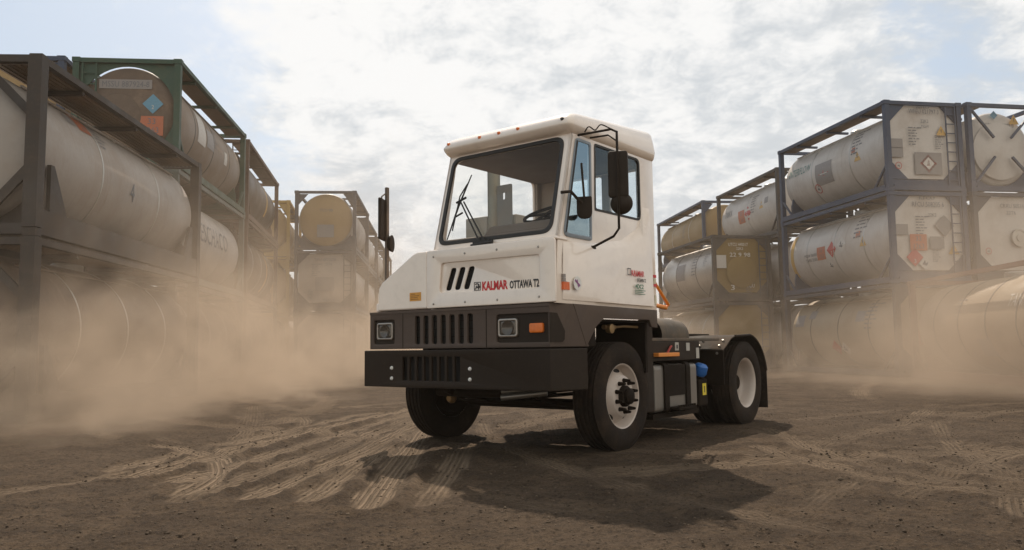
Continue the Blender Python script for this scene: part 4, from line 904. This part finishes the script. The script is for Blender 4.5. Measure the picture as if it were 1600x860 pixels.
            put('sign_panel', grid(sz * 1.55, sz * 1.15), PLGR, a, b); put('placard', poly(dia(sz * .48), .005), PLRD, a, b); put('placard_print', poly(dia(sz * .33), .007), PLWH, a, b); put('placard_print', poly([(-sz * .09, -sz * .12), (sz * .09, -sz * .12), (sz * .05, sz * .08), (0, sz * .18), (-sz * .07, sz * .05)], .009), PLRD, a, b)
        elif kind == 'round': put('round_mark', plate_mesh([(sz * .4 * math.cos(q * .4), sz * .4 * math.sin(q * .4)) for q in range(16)], [[(sz * .33 * math.cos(q * .4), sz * .33 * math.sin(q * .4)) for q in range(16)]], .002, Matrix.Identity(4)), PLRD, a, b); put('placard_print', poly([(-sz * .2, -sz * .05), (sz * .15, -sz * .15), (sz * .05, sz * .1)], .002), INKB, a, b)
        elif kind == 'strip': put('number_strip', grid(sz * 1.18, .22), PLGR, a, b)
        elif kind == 'plate': put('data_plate', grid(sz, sz * 1.2), PLWH, a, b)
        elif kind == 'darkplate': put('data_plate', grid(sz * 1.3, sz), PLGR, a, b)
        elif kind == 'stripe': put('colour_stripe', grid(sz * .55, 1.5), PLYE, a, b)
        elif kind == 'block':
            for q, ws_ in enumerate(((.3, .12, .3), (.2, .25), (.4, .1), (.15, .3), (.25, .12, .2), (.3, .1), (.12, .25))):
                u = -sz * .5
                for wv in ws_:
                    put('lettering', grid(sz * wv, sz * .055), INKB, *shift(put, a, b, u + sz * wv / 2, sz * (.5 - q * .16))); u += sz * (wv + .06)
    def shift(put, a, b, du, dv):
        if put is flat: return (a + du, b + dv)
        return ((a + du) if side > 0 else (a - du), b + math.degrees(dv / r))
    for d in decals:
        if d[0] == 'text':
            me = fit_text(d[1], d[4], d[5], .0); curved('lettering', me, d[6] if len(d) > 6 else INKB, d[2], d[3])
        else: sign(d[0], curved, d[1], d[2], *d[3:])
    for d in ends:
        if d[0] == 'text': me = fit_text(d[1], d[4], d[5], .0); flat('lettering', me, d[6] if len(d) > 6 else INKB, d[2], d[3])
        elif d[0] == 'manhole':
            o = inst('manhole', ('manhole',), lambda: MB().lathe([(0, -.05), (.10, -.05), (.10, -.03), (.20, -.03), (.21, -.045), (.25, -.045), (.26, 0)], (0, 0, 0), (0, 1, 0), 32).mesh('manhole'), STEEL, tk, (d[1] - cx, ey, d[2] - cz), 40)
        elif d[0] == 'disc':
            inst('end_disc', ('disc', d[3]), lambda: MB().lathe([(0, -.012), (d[3] - .03, -.012), (d[3], 0)], (0, 0, 0), (0, 1, 0), 40).mesh('end_disc'), em, tk, (d[1] - cx, ey, d[2] - cz), 40)
        else: sign(d[0], flat, d[1], d[2], *d[3:])
    return t

# --- right of the lane
RG, LG = 'tank containers stacked right of the lane', 'tank containers stacked left of the lane'
def rc(label, x, y, tier, **k):
    a, b = srow(x, y); return container(label, (a, b, tier * H3), SYAW + R(k.pop('turn', 0)), side=-1, group=RG, **k)
oct_end = (('text', 'WFEU 021797 3', .78, 2.30, .95, .13), ('plate', .36, 1.55, .01), ('text', '22K2', 1.14, 2.02, .25, .10), ('text', 'MGW', 1.16, 1.87, .24, .08), ('block', .98, 1.57, .5), ('block', 1.75, 1.42, .38), ('warn', 1.78, 1.75, .34), ('panel', 1.32, .80, .55), ('darkplate', .36, 1.35, .28), ('darkplate', .36, 1.1, .28), ('round', .38, .72, .26), ('text', 'WFEU', 1.0, 2.42, .42, .08))
rc('white tank container in dark blue frame with green lettering, top of nearest right hand stack', 0, 0, 2, frame='blue', tank='bright', end='octagon', ends=oct_end, bands=2,
   decals=(('text', 'INTERFLOW', 5.55, 14, 1.35, .26, INKG), ('panel', 3.4, -6, .62), ('round', 3.9, -28, .42), ('block', 1.5, 24, .75), ('warn', 1.55, 0, .34), ('orange', 1.75, 12, .14)))
rc('white tank container with upright yellow stripe and red diamond, middle tier on the right', 0, 0, 1, frame='blue', tank='bright', end='octagon', bands=3,
   ends=(('text', 'RFCU 508205 6', .72, 2.22, 1.0, .14), ('text', 'RFCU', .95, 2.40, .48, .09), ('text', '22K2', 1.2, 1.92, .26, .10), ('block', 1.05, 1.62, .5), ('grey', 1.70, 1.62, .5), ('orange', .86, 1.14, .42), ('darkplate', 1.44, 1.14, .34), ('red', .72, .72, .42), ('white', 1.04, .55, .34), ('warn', 1.95, .95, .34), ('block', 1.45, .78, .36), ('darkplate', .36, 1.5, .3)),
   decals=(('stripe', 5.55, 0, .36), ('text', 'MGW 36000', 4.75, -4, .75, .10), ('text', 'TARE 3500', 4.7, -12, .68, .10), ('orange', 3.75, -4, .38), ('red', 3.15, -1, .42), ('white', 2.6, 3, .42), ('white', 3.35, -27, .36), ('block', 1.55, 30, .85), ('orange', 1.75, 14, .17), ('warn', 1.5, 1, .34)))
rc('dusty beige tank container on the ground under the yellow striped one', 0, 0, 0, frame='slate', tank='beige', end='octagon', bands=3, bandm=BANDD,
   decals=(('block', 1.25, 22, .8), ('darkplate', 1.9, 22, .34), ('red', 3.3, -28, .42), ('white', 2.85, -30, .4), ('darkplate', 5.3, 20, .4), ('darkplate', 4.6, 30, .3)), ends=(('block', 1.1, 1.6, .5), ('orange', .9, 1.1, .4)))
rc('white tank end with diagonal braces and two orange placards, top at far right', 2.52, -.1, 2, frame='blue', tank='bright', end='cross', walk=True, ladder=False,
   ends=(('text', 'CRXU 508001 0', .78, 2.02, .95, .12), ('text', '22T6', 1.05, 1.88, .3, .09), ('orange', .82, 1.56, .34), ('orange', 1.25, 1.56, .34), ('red', 1.66, 1.56, .5), ('block', 1.3, .98, .5), ('block', 1.95, 1.25, .3), ('warn', 1.75, 2.2, .34), ('disc', 1.2, 1.25, .85), ('plate', .4, 1.25, .3), ('blue', 1.1, 2.32, .2)))
rc('white octagonal tank end with round steel manhole, under the diagonally braced one', 2.52, -.1, 1, frame='slate', tank='bright', end='octagon', ladder=False,
   ends=(('manhole', 1.45, 1.28), ('text', 'CRXU 505112', .9, 2.2, .85, .11), ('text', '22T6', 1.1, 2.0, .3, .1), ('round', .45, .9, .24)))
rc('dusty white tank container on the ground at the bottom of the far right stack', 2.52, -.1, 0, frame='slate', tank='cream', end='octagon', ladder=False)
container('large cream tank container in red frame, on the ground at right edge', (10.27 - .02, 15.45, 0), R(-3.6), frame='red', tank='beige', end='octagon', side=-1, ln=6.058, bands=4, bandm=BANDD, walk=False, group=RG, rail=.2,
          decals=(('text', 'TANKCON', 1.6, 26, 1.3, .3, INKW), ('darkplate', 2.6, -28, .45), ('block', 3.6, 20, .5)))
rc('tank container with ochre end and silver side, right behind the tractor', -1.32, 8.9, 1, frame='dark', tank='silver', end='octagon', endm='gold', ladder='slate', bands=2, bandm=BANDD,
   ends=(('text', 'UTCU 440017', .68, 2.22, .8, .12, INKW), ('text', '22K2', 1.0, 2.06, .28, .10, INKW), ('text', '22 9 98', .72, 1.82, .85, .16, INKW), ('plate', .36, 1.55, .42), ('disc', 1.2, 1.15, .62), ('block', 1.55, .52, .4), ('text', 'UTCU', 1.25, .62, .45, .14, INKW), ('text', '3', .72, .55, .16, .2, INKW)),
   decals=(('darkplate', 3.6, 5, .7), ('block', 2.0, 14, .8), ('block', 1.0, 20, .5)))
rc('dim tank container on the ground beneath the ochre one', -1.32, 8.9, 0, frame='dark', tank='beige', end='octagon', endm='gold', ladder='slate')
rc('stained white tank container with orange placard, on top behind the ochre ended one', 1.18, 8.4, 2, frame='dark', tank='bright', end='round', turn=-2.2, bands=1,
   decals=(('text', 'TANKA', 5.4, 12, .8, .28), ('orange', 3.6, -6, .5), ('red', 2.95, -3, .5), ('block', 2.3, 12, .7), ('warn', 1.65, 4, .36), ('darkplate', 1.2, 10, .25)))
for tr, nm in ((1, 'middle'), (0, 'bottom')):
    rc('white tank container behind the ochre ended one, %s of its stack' % nm, 1.18, 8.4, tr, frame='dark', tank='white', end='round', turn=-2.2)
rc('tan tank container with blue corner posts, on top of the farthest right hand stack', 1.12, 15.4, 2, frame='blue', tank='tan', end='round', turn=-3.5, ln=7.4, bands=2, bandm=PLWH, decals=(('block', 3, 10, .6),))
for tr, nm in ((1, 'middle'), (0, 'bottom')):
    rc('pale tank container under the tan one, %s of the farthest right hand stack' % nm, 1.12, 15.4, tr, frame='dark', tank='cream', end='round', turn=-3.5, ln=7.4)

# --- left of the lane: given by the lane side corner of the near end
def lc(label, corner, yaw, tier, **k):
    wd = k.get('wid', WID); a = R(yaw)
    return container(label, (corner[0] - math.cos(a) * wd, corner[1] - math.sin(a) * wd, tier * k.get('hh', H3)), a, side=1, group=k.pop('group', LG), **k)
A0 = (-6.58, 10.95); AY = 3.4
lc('big white tank container with ribbed walkway in grey frame, upper tier at left edge', A0, AY, 1, frame='umber', tank='white', end='brace', ln=6.85, rail=.36, wedge=True, P=.19, wk_w=.70, bands=2, ladder=False, rad=1.13,
   decals=(('darkplate', 1.5, 40, .2), ('text', '4', 3.3, -4, .18, .34), ('block', 2.55, 38, .5), ('orange', 1.95, 43, .34)), ends=(('block', 1.6, 1.6, .4),))
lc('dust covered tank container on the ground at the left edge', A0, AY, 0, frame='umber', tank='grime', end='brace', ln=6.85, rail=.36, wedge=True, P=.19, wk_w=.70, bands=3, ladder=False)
G0 = (-7.65, 18.15); GY = 5.9; GL = 6.7
lc('grimy tank container in green frame with blue diamond on its end', G0, GY, 2, frame='green', tank='worn', endm='grime', end='plate', ln=GL, bands=3, bandm=BANDD, ladder='left',
   ends=(('strip', 1.18, 1.98, 1.0), ('text', 'MSSU 887924-8', .66, 1.98, 1.05, .14), ('disc', 1.02, 1.22, .52), ('blue', 1.80, 1.52, .38), ('orange', 1.78, 1.0, .42), ('text', 'LEIDEN', 1.58, .58, .36, .08, INKW)), decals=(('plate', 2.2, 10, .7), ('darkplate', 3.0, 5, .5), ('block', 3.6, 12, .5), ('plate', 4.6, -2, .3)))
lc('white tank container with dark lettering along its side, under the green framed one', G0, GY, 1, frame='olive', tank='clean', end='round', ln=GL, bands=2, walk=False, decals=(('text', 'LESCHACO', 2.0, 6, 3.0, .5),))
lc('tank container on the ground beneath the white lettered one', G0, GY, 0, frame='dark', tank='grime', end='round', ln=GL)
a_ = R(GY); B0 = (G0[0] - math.cos(a_) * 2.56, G0[1] - math.sin(a_) * 2.56 - .05)
lc('tan tank container with blue corner posts, beside the green framed one', B0, GY, 2, frame='blue', tank='tan', end='round', ln=6.058, ladder=False)
for tr, nm in ((1, 'middle'), (0, 'bottom')): lc('tan tank container behind the left edge stack, %s tier' % nm, B0, GY, tr, frame='blue', tank='tan', end='round', ln=6.058, ladder=False)
C0 = (-8.42, 25.35); CY = 8.8; CL = 7.1
lc('black tank container with yellow label in rust brown frame, top tier on the left', C0, CY, 2, frame='brown', tank='dark', end='round', ln=CL, bands=2, bandm=BANDD, decals=(('stripe', 4.6, 10, .5),))
lc('brown tank container under the black one with the yellow label', C0, CY, 1, frame='brown', tank='grime', end='round', ln=CL, decals=(('stripe', 4.8, -5, .4),))
lc('brown tank container on the ground below the black one', C0, CY, 0, frame='brown', tank='grime', end='round', ln=CL)
Y0 = (-10.05, 36.0)
for tr, nm in ((2, 'topmost'), (1, 'middle'), (0, 'lowest')): lc('yellow framed tank container behind the rust brown frame, %s of its stack' % nm, Y0, 9.8, tr, frame='yellow', tank='tan', end='round', ln=6.058, ladder=False)
D0 = (-6.65, 34.0); DY = 5.0; DW = 2.62
MG = 'tank containers stacked in the middle distance'
lc('mustard tank end in grey frame, top of the stack left of the tractor', D0, DY, 2, frame='slate', tank='white', end='round', endm='tan', wid=DW, ladder=False, ends=(('darkplate', 1.3, .85, .55), ('text', 'TCU 08', 1.05, 1.75, .55, .12)), group=MG, rad=1.17)
lc('white octagonal tank end with dark square, under the mustard tank end', D0, DY, 1, frame='slate', tank='white', end='octagon', wid=DW, group=MG, ends=(('darkplate', 1.3, 1.15, .6), ('text', 'TIFU 0811278', .85, 2.2, .9, .12), ('block', 1.0, 1.75, .5), ('text', '22T6', 1.3, 2.0, .3, .1), ('block', .8, .7, .4), ('text', 'TIFU', 1.2, .45, .5, .12)))
lc('white octagonal tank end fading into dust, bottom below the mustard tank end', D0, DY, 0, frame='slate', tank='white', end='octagon', wid=DW, group=MG, ends=(('darkplate', 1.3, 1.2, .6),))
for j, (dx, dy, nm) in enumerate(((-7.42, 41.0, 'second'), (-8.1, 48.2, 'third'), (-8.7, 55.2, 'farthest'))):
    for tr, nn in ((2, 'top'), (1, 'middle'), (0, 'bottom')):
        lc('white tank container in the %s stack behind the mustard tank end, %s tier' % (nm, nn), (dx, dy), DY, tr, frame='slate' if j != 1 else 'dark', tank='clean' if (j + tr) % 2 else 'silver', end='round', group=MG, ladder=False)

# ------------------------------------------------------------------ dust in the air
def dust_material():
    m = bpy.data.materials.new('airborne_dust'); m.use_nodes = True; n = m.node_tree.nodes; l = m.node_tree.links; n.clear()
    t = MT.__new__(MT); t.m, t.n, t.l = m, n, l
    o = n.new('ShaderNodeOutputMaterial'); pv = n.new('ShaderNodeVolumePrincipled'); l.new(pv.outputs[0], o.inputs['Volume'])
    co = t.co('Object'); sp = n.new('ShaderNodeSeparateXYZ'); l.new(co, sp.inputs[0]); x, y, z = sp.outputs
    A, Mu = (lambda a, b: t.math('ADD', a, b)), (lambda a, b: t.math('MULTIPLY', a, b))
    S = lambda a, b: t.math('SUBTRACT', a, b)
    n1 = t.noise(.40, 5, .62, co, (1, 1, 1.2), .6); n2 = t.noise(1.5, 4, .65, co, dist=.6)
    nn = A(Mu(n1, .65), Mu(n2, .35))
    wob = Mu(S(nn, .5), 11.0)
    xe = A(Mu(S(y, 8.5), .20), -5.75)
    mL = Mu(t.rng(A(S(xe, x), wob), -.9, 1.6), t.rng(y, 15, 30, 1.0, .5))
    xr = A(Mu(S(y, 11.4), -.14), 7.6)
    mR = t.rng(A(S(x, xr), wob), -.9, 2.2)
    mB = Mu(t.rng(A(y, wob), 17, 25), .28)
    mk = t.math('MAXIMUM', t.math('MAXIMUM', mL, Mu(mR, .17)), mB)
    h = A(A(t.math('MINIMUM', Mu(S(y, 9), .045), 1.2), .55), Mu(mL, .65)); h = A(h, Mu(wob, .22))
    q = t.math('DIVIDE', z, t.math('MAXIMUM', h, .3)); v = t.math('EXPONENT', Mu(Mu(q, q), -1.0))
    d = Mu(Mu(mk, v), t.rng(nn, .44, .60, .03, 1.0)); d = Mu(d, .62)
    def plume(cx, cy_, r, hh, amt, lo=.1):
        a = t.math('DIVIDE', S(x, cx), r); b = t.math('DIVIDE', S(y, cy_), r * 1.3); c = t.math('DIVIDE', z, hh)
        e = t.math('EXPONENT', Mu(A(A(Mu(a, a), Mu(b, b)), Mu(c, c)), -1.0)); return Mu(Mu(e, amt), t.rng(nn, .42, .60, lo, 1))
    d = A(d, plume(9.6, 18.2, 1.3, 2.7, .5)); d = A(d, plume(8.9, 14.4, 1.7, 2.7, .45, .6)); d = A(d, plume(-5.6, 10.6, 1.25, 1.15, 1.0)); d = A(d, plume(-5.6, 12.6, 1.8, 2.5, .5)); d = A(d, plume(6.3, 25, 2.5, 3.0, .08)); d = A(d, plume(-6.2, 27, 3.0, 5.5, .12))
    veil = Mu(Mu(t.math('EXPONENT', Mu(Mu(t.math('DIVIDE', z, 4.6), t.math('DIVIDE', z, 4.6)), -1)), t.rng(y, 9, 22)), Mu(t.rng(nn, .3, .65, .4, 1), .006))
    d = A(d, veil)
    l.new(d, pv.inputs['Density']); pv.inputs['Color'].default_value = (.66, .54, .425, 1); pv.inputs['Anisotropy'].default_value = .3
    m.cycles.volume_sampling = 'MULTIPLE_IMPORTANCE' if hasattr(m.cycles, 'volume_sampling') else m.cycles.volume_sampling
    return m
DM = dust_material()
for lo, hi, lab in (((-17, 7.4, -.02), (-1.95, 64, 7.5), 'billowing tan dust kicked up along the left hand stacks'), ((-1.95, 12.3, -.02), (17, 64, 7.5), 'tan dust drifting behind the tractor and along the right hand stacks')):
    o = MB().box(lo, hi).build('dust_cloud', DM); o['kind'] = 'stuff'; o['label'] = lab; o.display_type = 'WIRE'
hm = bpy.data.materials.new('thin_haze'); hm.use_nodes = True; hn = hm.node_tree.nodes; hn.clear()
ho = hn.new('ShaderNodeOutputMaterial'); hv = hn.new('ShaderNodeVolumePrincipled'); hm.node_tree.links.new(hv.outputs[0], ho.inputs['Volume'])
hv.inputs['Density'].default_value = .0009; hv.inputs['Color'].default_value = (.80, .70, .58, 1); hv.inputs['Anisotropy'].default_value = .2
hz_ = MB().box((-120, -70, -1.2), (120, 160, 9.5)).build('haze', hm); hz_['kind'] = 'stuff'; hz_['label'] = 'thin dusty haze over the whole yard'
